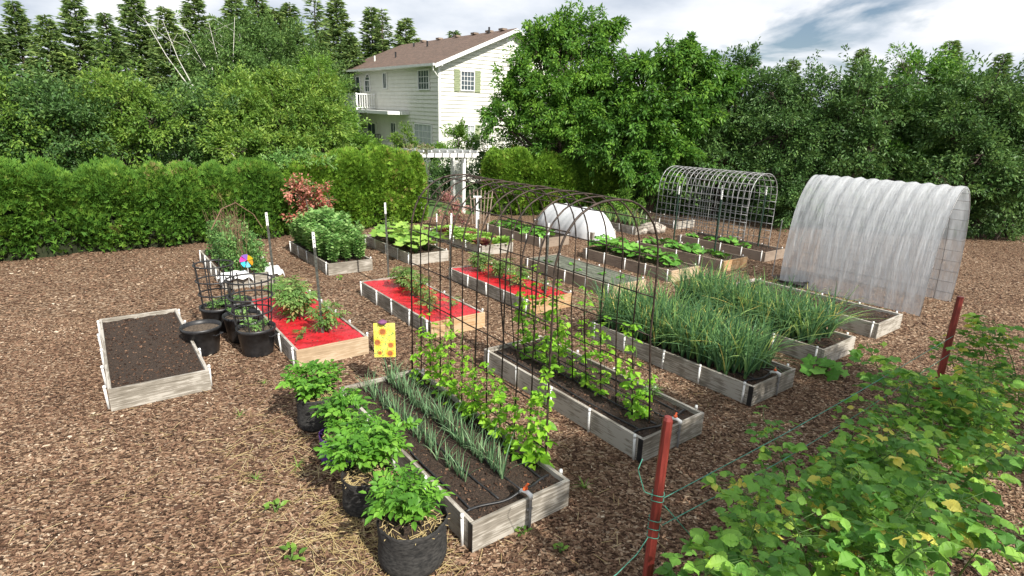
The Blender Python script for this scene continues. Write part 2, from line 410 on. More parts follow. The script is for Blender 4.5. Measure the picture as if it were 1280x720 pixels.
BOXT = ([(x, y, z) for x in (-.5, .5) for y in (-.5, .5) for z in (0, 1)], [(1, 3, 7, 5), (0, 4, 5, 1), (2, 3, 7, 6), (0, 1, 3, 2), (4, 6, 7, 5)])
WEDGE = ([(-.5, -.4, 0), (-.42, .5, 0), (.5, .3, 0), (.38, -.5, 0), (-.46, -.3, 1), (-.3, .45, 1), (.42, .25, 1), (.3, -.4, 1)], [(4, 5, 6, 7), (0, 4, 7, 3), (3, 7, 6, 2), (2, 6, 5, 1), (1, 5, 4, 0)])


def chips(name, n, y0, y1, s0, s1, pw):
    g = G(); X, Y = scatter(n, y0, y1, 1.02, pw); n = len(X)
    P = np.stack([X, Y, R_.rand(n) * .012 - .003], -1)
    a = R_.rand(n) * 2 * PI; D = np.stack([np.cos(a), np.sin(a), R_.randn(n) * .22], -1)
    N = np.stack([R_.randn(n) * .3, R_.randn(n) * .3, np.ones(n)], -1); N /= np.linalg.norm(N, axis=1)[:, None]
    L = s0 + (s1 - s0) * R_.rand(n) ** 3. + .03 * (R_.rand(n) < .015)
    tv = np.array(WEDGE[0], float); tv[:, 2] *= .16
    lf = np.sin(X * 1.3 + 2 * np.sin(Y * .9)) * np.sin(Y * 1.1 + 1.7 * np.sin(X * .7)) + .6 * np.sin(X * 3.1 + Y * 2.3 + 1) * np.sin(Y * 3.7 - X)
    rr = np.clip(R_.beta(2.3, 2.5, n) + .09 * lf, 0, 1)
    g.stamp(tv, WEDGE[1], P, D, N, L, L * (.22 + .4 * R_.rand(n)), rr)
    o = g.build(name, CHIP); return tag(o, kind='stuff')


tag(chips('wood_chips', 190000, 1.6, 8.5, .01, .042, .75), 'brown bark chips covering the paths between the raised beds', 'wood chips')
tag(chips('wood_chips', 85000, 8.5, 20, .022, .07, .8), 'bark chips on the farther paths toward the hedge', 'wood chips')

# straw round the grow bags
g = G(); n = 1000
cs = np.array([gp(470, 660), gp(400, 560), gp(380, 520), gp(430, 640), gp(480, 700), gp(360, 600), gp(330, 560), gp(420, 700), gp(560, 705)])
cc = cs[R_.choice(len(cs), n, p=[.2, .08, .06, .2, .2, .1, .06, .07, .03])]
P = cc + np.stack([R_.randn(n) * .34, R_.randn(n) * .26, .012 + R_.rand(n) * .02], -1)
ok = ~inbed(P[:, 0], P[:, 1], .03); P = P[ok]; n = len(P)
a = R_.rand(n) * PI; D = np.stack([np.cos(a), np.sin(a), R_.randn(n) * .06], -1)
tv = np.array(BOXT[0], float); tv[:, 2] *= .012
g.stamp(tv, BOXT[1], P, D, np.tile([0, 0, 1.], (n, 1)), .06 + .17 * R_.rand(n) ** 1.5, .0026)
n2 = 500; P = np.stack([R_.rand(n2) * 7 - 4.5, 2.4 + 4.5 * R_.rand(n2), .015 + .01 * R_.rand(n2)], -1); P = P[~inbed(P[:, 0], P[:, 1], .03)]; n2 = len(P)
a = R_.rand(n2) * PI
g.stamp(tv, BOXT[1], P, np.stack([np.cos(a), np.sin(a), 0 * a], -1), np.tile([0, 0, 1.], (n2, 1)), .04 + .1 * R_.rand(n2), .003)
tag(g.build('straw', L_STRAW), 'loose yellow straw strewn on the bark chips around the grow bags', 'straw', kind='stuff')


# ------------------------------------------------------------------ raised beds
def board_mesh(name, L, mat, h=BH, tk=.036):
    bm = bmesh.new(); bmesh.ops.create_cube(bm, size=1)
    for v_ in bm.verts: v_.co = Vector((v_.co.x * L, v_.co.y * tk, v_.co.z * h))
    bmesh.ops.bevel(bm, geom=bm.edges[:], offset=.003, segments=1, affect='EDGES')
    me = bpy.data.meshes.new(name); bm.to_mesh(me); bm.free(); me.materials.append(mat); return me


BM = {}
def bmesh_for(L, mat):
    k = (round(L, 3), mat.name)
    if k not in BM: BM[k] = board_mesh('board', L, mat)
    return BM[k]


g = G(); g.tube([(0, 0, -.02), (0, 0, .25)], .0135, 10); g.tube([(0, 0, .25), (0, 0, .265), (0, 0, .285)], [.0165, .0175, .013], 10)
STAKE = g.mesh('stake', PVC, True)


def soil_mesh(seed, mat):
    g = G(); nx, ny = 26, 70; rs = np.random.RandomState(seed)
    X, Y = np.meshgrid(np.linspace(-.47, .47, nx), np.linspace(.03, BL - .03, ny), indexing='ij')
    Z = .2 + .012 * np.sin(X * 21 + seed) * np.cos(Y * 3) + rs.rand(nx, ny) * .016
    V = np.stack([X + .5, Y, Z], -1).reshape(-1, 3)
    i, j = np.meshgrid(np.arange(nx - 1), np.arange(ny - 1), indexing='ij'); b = (i * ny + j).ravel()
    g.add(V, np.stack([b, b + ny, b + ny + 1, b + 1], -1), rs.rand(len(b)))
    # clods and bits lying in the soil
    n = 900; P = np.stack([.05 + .9 * rs.rand(n), .05 + (BL - .1) * rs.rand(n), .207 + .012 * rs.rand(n)], -1)
    a = rs.rand(n) * 6.28; tv = np.array(WEDGE[0]); tv[:, 2] *= .4
    g.stamp(tv, WEDGE[1], P, np.stack([np.cos(a), np.sin(a), 0 * a], -1), np.tile([0, 0, 1.], (n, 1)), .008 + .026 * rs.rand(n) ** 2, .006 + .01 * rs.rand(n), rs.rand(n) ** 1.5 * .6, mi=1)
    return g.mesh('soil', [mat, CHIP], False)


def raised_bed(key, label, side=W_GREY, end=W_GREY, soil=SOIL, group='raised garden beds'):
    x, y = BEDS[key]
    r = empty('raised_bed', (x, y, 0), RZ, label, 'raised bed', group)
    dz = BH / 2 - .002; h = .018
    for xx in (h, BW - h): put('side_board', bmesh_for(BL - .078, side), r, (xx, BL / 2, dz), (0, 0, PI / 2))
    for yy in (h, BL - h): put('end_board', bmesh_for(BW, end if yy < 1 else side), r, (BW / 2, yy, dz + .001))
    put('soil', soil_mesh(len(BM) + int(x * 10) % 37 + 50, soil), r)
    for sx_, xs in ((-1, -.017), (1, BW + .017)):
        for q in (.11, .72, 1.36, 2.02, 2.68):
            put('stake', STAKE, r, (xs, q + random.uniform(-.03, .03), 0), (random.uniform(-.03, .03), random.uniform(-.05, .05), 0))
    if key in ('A', 'B', 'Cb'):                 # dark corner seam tin
        g = G(); g.box((-.002, .03, .13), (.004, .06, .25)); g.build('corner_plate', BLACKP, r)
    return r


raised_bed('A', 'weathered grey raised bed of young onions, nearest the camera', W_GREY, W_GREY)
raised_bed('B', 'weathered grey raised bed of climbing beans behind the red fence post', W_GREY, W_GREY)
raised_bed('Cb', 'dark weathered raised bed crowded with tall garlic at the right', W_GREY, W_GREY)
raised_bed('P', 'grey raised bed at the right edge beyond the garlic bed', W_GREY, W_GREY)
raised_bed('D', 'raised bed covered in red plastic beside the black nursery pots', W_GREY, W_TAN)
raised_bed('E', 'middle raised bed covered in red plastic, with an orange-brown end board', W_GREY, W_ORANGE)
raised_bed('Fb', 'red-covered raised bed seen through the black arch, farthest of the red ones', W_GREY, W_ORANGE)
raised_bed('Q', 'empty raised bed of bare soil left of the black nursery pots', W_GREY, W_GREY)
raised_bed('Gb', 'whitish grey raised bed filled with bushy broad beans in front of the hedge', W_GREY, W_GREY)
raised_bed('Q2', 'raised bed at the left with peas on twigs and white cloth over its corner', W_GREY, W_GREY)
raised_bed('H', 'raised bed of big-leaved greens right of the broad bean bed', W_GREY, W_GREY)
raised_bed('I', 'raised bed of green and red lettuces in front of the white arbor', W_GREY, W_GREY)
raised_bed('J', 'raised bed of low green plants running toward the white row cover', W_BROWN, W_BROWN)
raised_bed('T', 'raised bed under the white fabric row cover', W_BROWN, W_GREY)
raised_bed('Ub', 'far raised bed of upright grassy leaves behind the row cover', W_GREY, W_GREY)
raised_bed('K', 'raised bed covered with dark netting and a few seedlings', W_BROWN, W_TAN, SOIL_L)
raised_bed('Lb', 'raised bed with large green squash leaves beside the netted bed', W_BROWN, W_TAN, SOIL_L)
raised_bed('Mb', 'brown raised bed with young squash plants in front of the grey wire arch', W_BROWN, W_ORANGE, SOIL_L)
raised_bed('N', 'shaded raised bed under the right side of the grey wire arch', W_BROWN, W_BROWN)
raised_bed('Ob', 'far raised bed in deep shade seen through the grey wire arch', W_BROWN, W_GREY)
raised_bed('R', 'raised bed at the foot of the plastic covered tunnel frame', W_GREY, W_GREY)


def bedp(key, x, y, z=.2):
    b = BEDS[key]; p = np.array(b) + V2 * x + U2 * y
    return np.array([p[0], p[1], z])


# red mulch sheets
for key, lab in (('D', 'red plastic mulch sheet on the bed beside the nursery pots'), ('E', 'red plastic mulch sheet on the middle bed left of the arch'), ('Fb', 'red plastic mulch sheet on the bed seen through the arch')):
    g = G(); nx, ny = 40, 110; rs = np.random.RandomState(3 + ord(key[0]))
    X, Y = np.meshgrid(np.linspace(.04, BW - .04, nx), np.linspace(.04, BL - .04, ny), indexing='ij')
    e = np.minimum(np.minimum(X - .04, BW - .04 - X), np.minimum(Y - .04, BL - .04 - Y))
    ph = rs.rand(8) * 6
    Z = .236 - .018 * np.clip(1 - e / .05, 0, 1) * 0 + .006 * np.sin(X * 9 + ph[0] + 2 * np.sin(Y * 2)) * np.cos(Y * 5 + ph[1]) + .005 * np.sin(Y * 13 + X * 6 + ph[2]) + .005 * np.abs(np.sin(X * 23 + Y * 6 + ph[3] + 2 * np.sin(Y * 3))) + .004 * np.sin(Y * 31 + X * 9 + ph[4]) + .002 * rs.randn(nx, ny)
    V = np.stack([X, Y, Z], -1).reshape(-1, 3); i, j = np.meshgrid(np.arange(nx - 1), np.arange(ny - 1), indexing='ij'); b = (i * ny + j).ravel()
    g.add(V, np.stack([b, b + ny, b + ny + 1, b + 1], -1))
    n = 260; P = np.stack([.06 + .88 * rs.rand(n), .06 + (BL - .12) * rs.rand(n), np.full(n, .246)], -1); a = rs.rand(n) * 6; tv = np.array(WEDGE[0]); tv[:, 2] *= .3
    g.stamp(tv, WEDGE[1], P, np.stack([np.cos(a), np.sin(a), 0 * a], -1), np.tile([0, 0, 1.], (n, 1)), .006 + .02 * rs.rand(n) ** 2, .006 + .008 * rs.rand(n), rs.rand(n) * .6, mi=1)
    tag(g.build('mulch_sheet', [REDF, CHIP], None, (*BEDS[key], 0), (0, 0, RZ)), lab, 'mulch sheet', 'red mulch sheets')
g = G(); nx, ny = 30, 70; X, Y = np.meshgrid(np.linspace(.04, BW - .04, nx), np.linspace(.04, BL - .04, ny), indexing='ij')
Z = .243 + .006 * np.sin(X * 14) * np.cos(Y * 6) + .002 * R_.randn(nx, ny)
i, j = np.meshgrid(np.arange(nx - 1), np.arange(ny - 1), indexing='ij'); b = (i * ny + j).ravel()
g.add(np.stack([X, Y, Z], -1).reshape(-1, 3), np.stack([b, b + ny, b + ny + 1, b + 1], -1))
tag(g.build('netting_cover', NETM, None, (*BEDS['K'], 0), (0, 0, RZ)), 'dark grey green netting laid flat over a raised bed behind the arch', 'netting')


# drip lines and valves
def drip(key, xs, label, hx=.55, header=True):
    r = empty('drip_irrigation', (*BEDS[key], 0), RZ, label, 'drip irrigation', 'drip lines in the beds')
    for i, x0 in enumerate(xs):
        g = G(); yy = np.linspace(.18, BL - .08, 24)
        g.tube([(x0 + .012 * math.sin(q * 5 + i), q, .222 + .004 * math.sin(q * 9 + i)) for q in yy], .009, 8); g.build('drip_hose', BLACKP, r, smooth=True)
    if header:
        g = G(); pts = [(x_, .18 - .07 * math.sin(PI * (x_ - .06) / .86) ** 2 + .015 * math.sin(x_ * 9), .232 + .05 * math.exp(-((x_ - hx) / .12) ** 2)) for x_ in np.linspace(.06, .92, 26)]
        g.tube(pts, .011, 8); g.build('supply_hose', BLACKP, r, smooth=True)
    g = G(); g.tube([(hx, -.02, .0), (hx, -.02, .27)], .011, 10); g.box((hx, -.012, .17), (.05, .012, .02)); g.build('riser_pipe', GALV, r, smooth=False)
    g = G(); g.tube([(hx, -.02, .27), (hx, -.018, .30), (hx - .01, .02, .315), (hx - .02, .08, .3), (hx - .02, .1, .27)], [.016, .02, .018, .016, .014], 10)
    vb = g.build('valve', PVC, r, smooth=True)
    g = G(); g.tube([(hx - .012, .04, .33), (hx - .012, .04, .345)], .02, 8); g.bar((hx - .05, .02, .35), (hx + .03, .06, .355), .016, .01); g.build('valve_handle', ORANGE, vb)
    return r


drip('A', (.1, .36, .6, .86), 'black drip hoses and orange-handled valve in the onion bed')
drip('B', (.16, .4, .62, .85), 'black drip hoses and orange-handled valve in the climbing bean bed')
drip('Cb', (.3, .7), 'drip valve with orange handle at the near end of the garlic bed')


# ------------------------------------------------------------------ plants
def compound(g, P, D, N, size, leaf=OVA, pairs=3, tw=.55, mi=0):
    """compound leaves: leaflets in pairs along each leaf axis"""
    P = np.asarray(P); D = D / np.linalg.norm(D, axis=1)[:, None]; B = np.cross(N, D); B /= np.linalg.norm(B, axis=1)[:, None] + 1e-9
    n = len(P); size = np.broadcast_to(size, n)
    rn = R_.rand(n)
    for k in range(pairs):
        q = .3 + .55 * k / pairs
        base = P + D * (size * q)[:, None] + np.array([0, 0, -1.]) * (size * .22 * q * q)[:, None]
        for s_ in (-1, 1):
            d = D * .45 + B * s_ + np.array([0, 0, -.12]) + R_.randn(n, 3) * .12
            g.stamp(*leaf, base, d, N + R_.randn(n, 3) * .2, size * (.3 + .1 * k / pairs), size * tw * (.3 + .06 * k), rn * .7 + .3 * R_.rand(n), mi)
    base = P + D * (size * .82)[:, None] + np.array([0, 0, -1.]) * (size * .15)[:, None]
    g.stamp(*leaf, base, D + np.array([0, 0, -.3]) + R_.randn(n, 3) * .1, N + R_.randn(n, 3) * .15, size * .46, size * tw * .48, rn, mi)


def bushy(R, H, n, size, leafmat_, stems=9, leaf=OVA, pairs=3, droop=0., seed=None, flat=.6, tw=.55, z0=.0):
    g = G()
    ends = []
    for k in range(stems):
        a = k * 2.4 + random.random(); rr = R * math.sqrt((k + .5) / stems) * .8
        top = np.array([rr * math.cos(a), rr * math.sin(a), H * (1 - .35 * (rr / R) ** 2) * random.uniform(.8, 1)])
        pts = [np.array([.12 * top[0], .12 * top[1], z0]), np.array([.5 * top[0], .5 * top[1], top[2] * .55]), top]
        g.tube(pts, [.007, .006, .003], 5, mi=1); ends.append(pts)
    P = []; D = []
    for i in range(n):
        pts = ends[i % stems]; q = .25 + .75 * random.random() ** .7
        p = pts[0] * (1 - q) ** 2 + 2 * q * (1 - q) * pts[1] + q * q * pts[2]
        a = random.random() * 6.283; out = np.array([p[0], p[1], 0]) / (R + 1e-6)
        d = np.array([math.cos(a), math.sin(a), .1 + .5 * q - droop]) + out * 1.0
        P.append(p); D.append(d)
    P = np.array(P); D = np.array(D); N = np.tile([0, 0, 1.], (n, 1)) + .35 * R_.randn(n, 3) + .4 * P / (R + .01) * np.array([1, 1, 0])
    if pairs: compound(g, P, D, N, size * (.7 + .6 * R_.rand(n)), leaf, pairs, tw)
    else: g.stamp(*leaf, P + D / np.linalg.norm(D, axis=1)[:, None] * size * .5, D, N, size * (.7 + .6 * R_.rand(n)), size * tw * 1.3)
    return g.mesh('foliage', [leafmat_, STEM])


# fabric grow bags with potatoes
def grow_bag(loc, r, h, label, mat=FABRIC, group='potato grow bags'):
    e = empty('grow_bag', loc, random.random(), label, 'grow bag', group)
    g = G(); wob = lambda th, z: 1 + .02 * np.sin(3 * th + 1) * (z / h) + .018 * np.sin(7 * th + z * 9) * (z / h) + .012 * np.sin(17 * th + z * 30) * (z / h)
    pr = [(.0, .004), (r * .9, .004), (r * .97, .03)] + [(r * (1 + .015 * math.sin(q * 9)), .03 + (h - .03) * q) for q in np.linspace(.1, .93, 9)] + [(r * 1.01, h - .008), (r * 1.0, h), (r * .985, h - .006), (r * .97, h - .06)]
    g.lathe(pr, 56, wob=wob); g.build('bag_wall', mat, e, smooth=True)
    g = G(); g.lathe([(r * 1.012, h - .035), (r * 1.02, h - .03), (r * 1.02, h - .012), (r * 1.012, h - .008)], 56, wob=wob); g.build('hem', mat, e, smooth=True)
    g = G(); g.lathe([(0.001, h - .055), (r * .5, h - .05), (r * .975, h - .062)], 40)
    n = 90; a = R_.rand(n) * 6.28; q = r * .92 * np.sqrt(R_.rand(n)); P = np.stack([q * np.cos(a), q * np.sin(a), np.full(n, h - .045)], -1); b = R_.rand(n) * 6
    tv = np.array(BOXT[0], float); tv[:, 2] *= .03; g.stamp(tv, BOXT[1], P, np.stack([np.cos(b), np.sin(b), .1 * R_.randn(n)], -1), np.tile([0, 0, 1.], (n, 1)), .05 + .07 * R_.rand(n), .004, mi=1)
    g.build('soil', [SOIL, L_STRAW], e)
    return e


bag1 = gp(516, 697); bag2 = gp(459, 632); bag3 = gp(397, 530); bagp = gp(424, 575)
grow_bag((*bag1[:2], 0), .255, .38, 'largest black fabric grow bag, nearest the camera at the bed corner')
grow_bag((*bag2[:2], 0), .2, .34, 'black fabric grow bag in the middle of the row, under the widest potato plant')
grow_bag((*bag3[:2], 0), .2, .37, 'farthest black grow bag of the row, with yellow straw at its rim')
grow_bag((*bagp[:2], 0), .17, .3, 'small purple grow bag half hidden by potato leaves', PURPLE)
for bp, R0, H0, n, off, lab in ((bag1, .27, .36, 140, (-.04, -.02), 'potato plant growing in the largest grow bag nearest the camera'), (bag2, .37, .46, 250, (.0, .06), 'widest potato plant, spilling over the middle grow bag'),
                           (bag3, .29, .36, 160, (-.03, -.02), 'potato plant in the farthest grow bag of the row'), (bagp, .22, .46, 90, (.02, .05), 'dark green potato plant in the purple grow bag')):
    hh = {id(bag1): .34, id(bag2): .3, id(bag3): .32, id(bagp): .27}[id(bp)]
    e = empty('potato_plant', (bp[0] + off[0], bp[1] + off[1], hh), 0, lab, 'potato plant', 'potato plants in grow bags')
    put('foliage', bushy(R0, H0, n, .15, L_POT, 14), e)

# onions: two rows in the nearest bed
T_BL = [blade_t(b_, 5) for b_ in (.05, .15, .35, .6)]


def onion_mesh(nb, h, wd, lm, spread=.35, name='onion', tb=T_BL):
    g = G()
    for k in range(nb):
        a = k * 2.4 + random.random(); sp = spread * (.3 + .9 * random.random())
        d = np.array([[math.cos(a) * sp, math.sin(a) * sp, 1.]]); nn = np.array([[-math.cos(a), -math.sin(a), sp]])
        g.stamp(*random.choice(tb), [[.004 * math.cos(a), .004 * math.sin(a), 0]], d, nn, h * random.uniform(.65, 1.05), wd * random.uniform(.8, 1.2), np.array([random.random()]))
    g.tube([(0, 0, -.01), (0, 0, h * .14)], [wd * .42, wd * .3], 6, mi=1)
    return g.mesh(name, [lm, PVC_STEM])


PVC_STEM = pmat('pale_stem', (.3, .36, .2), (.5, .52, .38), 20, .5, 0)
T_ON = [blade_t(b_, 5) for b_ in (.0, .03, .08, .25)]
ON = [onion_mesh(random.randint(5, 7), .34, .011, L_ONION, .26, 'onion', T_ON) for _ in range(8)]
def plant(name, mesh, loc, label, cat, group, sc=1.):
    o = put(name, mesh, None, loc, (random.uniform(-.11, .11), random.uniform(-.11, .11), random.random() * 6.28), sc)
    return tag(o, label, cat, group)


for row, x0, y0, y1, st, lab in ((0, .27, .55, 2.62, .062, 'young onion in the sparser row, next to the grow bags'), (1, .57, .4, 2.72, .05, 'young onion in the fuller row, beside the climbing beans')):
    y = y0
    while y < y1:
        sc = (.85 if row == 0 else 1.05) * random.uniform(.8, 1.15)
        plant('onion_plant', random.choice(ON), bedp('A', x0 + random.uniform(-.03, .03), y, .205), lab, 'onion', 'onions in the nearest bed', sc); y += st * random.uniform(.7, 1.3)
T_GA = [blade_t(b_, 7) for b_ in (0, .03, .07, .14, .25, .5)]
GA = [onion_mesh(random.randint(10, 13), .8, .026, L_GARLIC, .3, 'garlic', T_GA) for _ in range(10)]
for i in range(7):
    for j in range(18):
        if i == 0 and j < 1: continue
        plant('garlic_plant', random.choice(GA), bedp('Cb', .12 + .125 * i + random.uniform(-.03, .03), .28 + .143 * j + random.uniform(-.03, .03), .205), 'tall garlic plant in the crowded bed at the right', 'garlic', 'garlic plants', random.uniform(.8, 1.12))
for i in range(7):
    for j in range(17):
        plant('garlic_plant', random.choice(GA), bedp('P', .12 + .125 * i + random.uniform(-.03, .03), .3 + .145 * j + random.uniform(-.03, .03), .205), 'tall garlic plant in the bed behind the nearer garlic, at the right edge', 'garlic', 'garlic plants', random.uniform(.8, 1.12))
GU = [onion_mesh(9, .6, .02, L_GARLIC, .25, 'leek') for _ in range(4)]
for i in range(4):
    for j in range(12):
        plant('leek_plant', random.choice(GU), bedp('Ub', .15 + .23 * i + random.uniform(-.04, .04), .2 + .21 * j, .205), 'upright grassy leek in the far bed behind the row cover', 'leek', 'leeks in the far bed', random.uniform(.8, 1.2))


# bean vines
def vine_mesh(h, dens, leafw=.085, spread=.055):
    g = G(); zz = np.linspace(0, h, max(8, int(h * 26)))
    pts = [(.012 * math.cos(q * 24), .012 * math.sin(q * 24), q) for q in zz]; g.tube(pts, .003, 4, mi=1)
    n = int(dens)
    P = []; D = []
    for k in range(n):
        q = h * random.random() ** 1.15; a = random.random() * 6.28; rr = spread * (1.1 - .5 * q / h) * random.uniform(.4, 1.3)
        P.append((rr * math.cos(a), rr * math.sin(a), q + .03)); D.append((math.cos(a), math.sin(a), -.35 + .4 * random.random()))
    P = np.array(P); D = np.array(D); n = len(P); s_ = leafw * (.6 + .65 * R_.rand(n)) * (1 - .35 * P[:, 2] / h)
    N = np.array([.15, -.35, .9]) + .45 * R_.randn(n, 3)
    for off in (0, 1.3, -1.3):
        c_, s2 = math.cos(off), math.sin(off); Dd = np.stack([D[:, 0] * c_ - D[:, 1] * s2, D[:, 0] * s2 + D[:, 1] * c_, D[:, 2]], -1)
        g.stamp(*HRT, P + Dd * .012, Dd, N + .2 * R_.randn(n, 3), s_ * (1.05 if off == 0 else .85), s_ * (.95 if off == 0 else .8))
    return g.mesh('bean_vine', [L_BEAN, STEM])


va = 0
for y0, h, d in [(.36, .95, 34), (.45, .6, 24), (.58, .55, 20), (.72, .45, 16), (.86, .55, 14), (1.0, .42, 14), (1.12, .6, 15), (1.26, .5, 13), (1.4, .6, 14), (1.52, .45, 13), (1.66, .72, 15), (1.8, .5, 12), (1.92, .62, 13), (2.06, .75, 14), (2.2, .5, 11), (2.34, .6, 12), (2.48, .65, 11), (2.62, .45, 9)]:
    plant('bean_vine', vine_mesh(h * 1.3, d * 1.2, .08), bedp('A', .95 - .04 * (y0 > .5) + random.uniform(-.02, .02), y0, .2), 'bright green bean vine climbing the near-side wires of the black arch' if y0 > .4 else 'tallest bean vine, at the near left foot of the black arch', 'bean vine', 'bean vines on the black arch')
for y0, h, d in [(.42, .5, 22), (.5, 1.1, 16), (.74, 1.0, 14), (.98, 1.15, 15), (1.2, .9, 18), (1.4, 1.2, 22), (1.56, .8, 20), (1.74, 1.25, 26), (1.9, 1., 24), (2.06, 1.3, 26), (2.22, 1., 22), (2.4, 1.2, 22), (2.55, .9, 18)]:
    plant('bean_vine', vine_mesh(h, d * 1.2), bedp('B', .42 + random.uniform(-.03, .03), y0, .2), 'bean vine climbing the far-side wires of the black arch' if y0 > .45 else 'short leafy bean vine at the near right foot of the black arch', 'bean vine', 'bean vines on the black arch')


# ------------------------------------------------------------------ wire arches
def hoop(x0, x1, zt, zb0, zb1, n=26, p=2.3):
    """from left foot up and over to right foot, superellipse shoulder"""
    xc, hw = (x0 + x1) / 2, (x1 - x0) / 2; th = np.linspace(PI, 0, n); k = 2 / p
    zs = zt - hw * 1.06                     # spring line
    X = xc + hw * np.sign(np.cos(th)) * abs(np.cos(th)) ** k; Z = zs + (zt - zs) * abs(np.sin(th)) ** k
    L = [(x0 - .0, z) for z in np.linspace(zb0, zs, 6)[:-1]]; Rr = [(x1, z) for z in np.linspace(zs, zb1, 6)[1:]]
    return np.array(L + list(zip(X, Z)) + Rr)


def arch(name, ua, ub, va_, vb_, zt, zb0, zb1, nh, arc_step, r, mat, label, feetout=0., lean=0.):
    e = empty(name, uv(ua, va_), RZ, label, 'garden arch')
    W = vb_ - va_; L = ub - ua; H = hoop(0, W, zt, zb0, zb1)
    H[:, 0] += feetout * np.clip((1.2 - H[:, 1]), 0, 2) * (H[:, 0] > W / 2)
    for k in range(nh):
        y = L * k / (nh - 1); g = G(); rr = r * (1.35 if k in (0, nh - 1) else 1)
        jx = random.uniform(-.012, .012)
        g.tube([(x + jx * z, y + random.uniform(-.004, .004), z) for x, z in H], rr, 6); g.build('hoop', mat, e, smooth=True)
    seg = np.linalg.norm(np.diff(H, axis=0), axis=1); s_ = np.concatenate([[0], np.cumsum(seg)]); tot = s_[-1]; q = arc_step * .5
    while q < tot:
        x = np.interp(q, s_, H[:, 0]); z = np.interp(q, s_, H[:, 1])
        g = G(); g.tube([(x + random.uniform(-.006, .006), y, z + random.uniform(-.006, .006)) for y in np.linspace(-.01, L + .01, 7)], r * .85, 6); g.build('cross_wire', mat, e, smooth=True); q += arc_step
    return e


arch('garden_arch', .33, 2.95, 1.0, 2.32, 2.6, .18, .18, 12, .4, .0078, RUST, 'tall black and rusty wire arch spanning the path between two beds', feetout=.12)
arch('garden_arch', 4.9, 7.8, 11.6, 12.92, 2.24, .5, .18, 19, .2, .0095, GALV, 'grey wire mesh arch in the shade at the back right')

# plastic covered tunnel at the right edge
PL, t, p = nodes('plastic_sheet')
p.inputs['Base Color'].default_value = (.75, .78, .8, 1); p.inputs['Roughness'].default_value = .3
tr = t.nodes.new('ShaderNodeBsdfTransparent'); tl = t.nodes.new('ShaderNodeBsdfTranslucent'); tl.inputs[0].default_value = (.75, .78, .8, 1)
m1 = t.nodes.new('ShaderNodeMixShader'); m1.inputs[0].default_value = .4; link(t, p.outputs[0], m1.inputs[1]); link(t, tl.outputs[0], m1.inputs[2])
m2 = t.nodes.new('ShaderNodeMixShader'); f, _ = noise(t, 3, 5, stretch=(1, 5, .6)); link(t, ramp(t, f, [(.35, (.15,) * 3), (.65, (.5,) * 3)]), m2.inputs[0]); link(t, m1.outputs[0], m2.inputs[1]); link(t, tr.outputs[0], m2.inputs[2]); link(t, m2.outputs[0], t.nodes['Material Output'].inputs[0]); bump(t, p, f, .6, .05)
e = empty('plastic_tunnel', uv(.35, 10.25), RZ, 'tall garden tunnel frame covered in clear plastic at the right edge', 'plastic tunnel')
W_, L_ = 1.7, 2.75
th = np.linspace(PI, 0, 30); HX = W_ / 2 + W_ / 2 * np.cos(th) * (1 + 0 * th); HZ = 2.35 * np.sin(th) ** .8
HH = np.stack([HX, HZ], -1)
for k in range(10):
    g = G(); g.tube([(x, L_ * k / 9, max(z, .0)) for x, z in HH], .006, 6); g.build('hoop', GALV, e, smooth=True)
seg = np.concatenate([[0], np.cumsum(np.linalg.norm(np.diff(HH, axis=0), axis=1))]); q = .12
while q < seg[-1]:
    x = np.interp(q, seg, HX); z = np.interp(q, seg, HZ); g = G(); g.tube([(x, 0, z), (x, L_, z)], .005, 6); g.build('cross_wire', GALV, e); q += .22
g = G(); ny = 64; X = []
for j in range(ny):
    for (x, z) in HH:
        k = 1.018 - .006 * abs(math.sin(j * PI * 9 / (ny - 1))) + .006 * math.sin(j * 1.1 + z * 5) + .004 * random.random(); X.append((W_ / 2 + (x - W_ / 2) * k, L_ * j / (ny - 1), z * k + .004))
m_ = len(HH); g.add(X, [(j * m_ + i, j * m_ + i + 1, (j + 1) * m_ + i + 1, (j + 1) * m_ + i) for j in range(ny - 1) for i in range(m_ - 1)])
g.build('plastic_cover', PL, e, smooth=True)
g = G()
for k in range(7):
    rr = .3 + .02 * k; g.tube([(rr * math.cos(a), rr * .8 * math.sin(a), .03 + .022 * k + .01 * math.sin(3 * a + k)) for a in np.linspace(0, 6.4, 40)], .011, 6)
tag(g.build('coiled_hose', BLACKP, None, gp(990, 357), smooth=True), 'coil of black hose lying at the foot of the plastic tunnel', 'hose')
g = G(); b_ = gp(965, 345); g.tube([b_, at(978, 275, b_[1] - .02)], .012, 6); tag(g.build('stake_pole', GALV), 'thin grey pole leaning beside the plastic tunnel', 'pole')


# ------------------------------------------------------------------ T-posts with white tips
def tpost(px_, py_, label, h=1.46, z=.2, lean=(0, 0), mat=POSTG):
    b_ = gp(px_, py_, TOP); e = empty('metal_post', (b_[0], b_[1], 0), RZ, label, 'metal post', 'metal posts with white tips')
    e.rotation_euler = (lean[0], lean[1], RZ)
    g = G(); g.box((0, 0, (h + TOP - .22) / 2), (.036, .006, h + TOP - .22)); g.box((0, .016, (h + TOP - .22) / 2), (.005, .03, h + TOP - .22))
    for k in range(int(h / .055)): g.box((0, -.006, .3 + k * .055), (.016, .01, .012))
    g.build('shaft', mat, e)
    g = G(); g.box((0, 0, h + TOP - .11), (.037, .008, .22)); g.box((0, .016, h + TOP - .11), (.0065, .032, .22)); g.build('white_tip', WHITE, e)
    return e


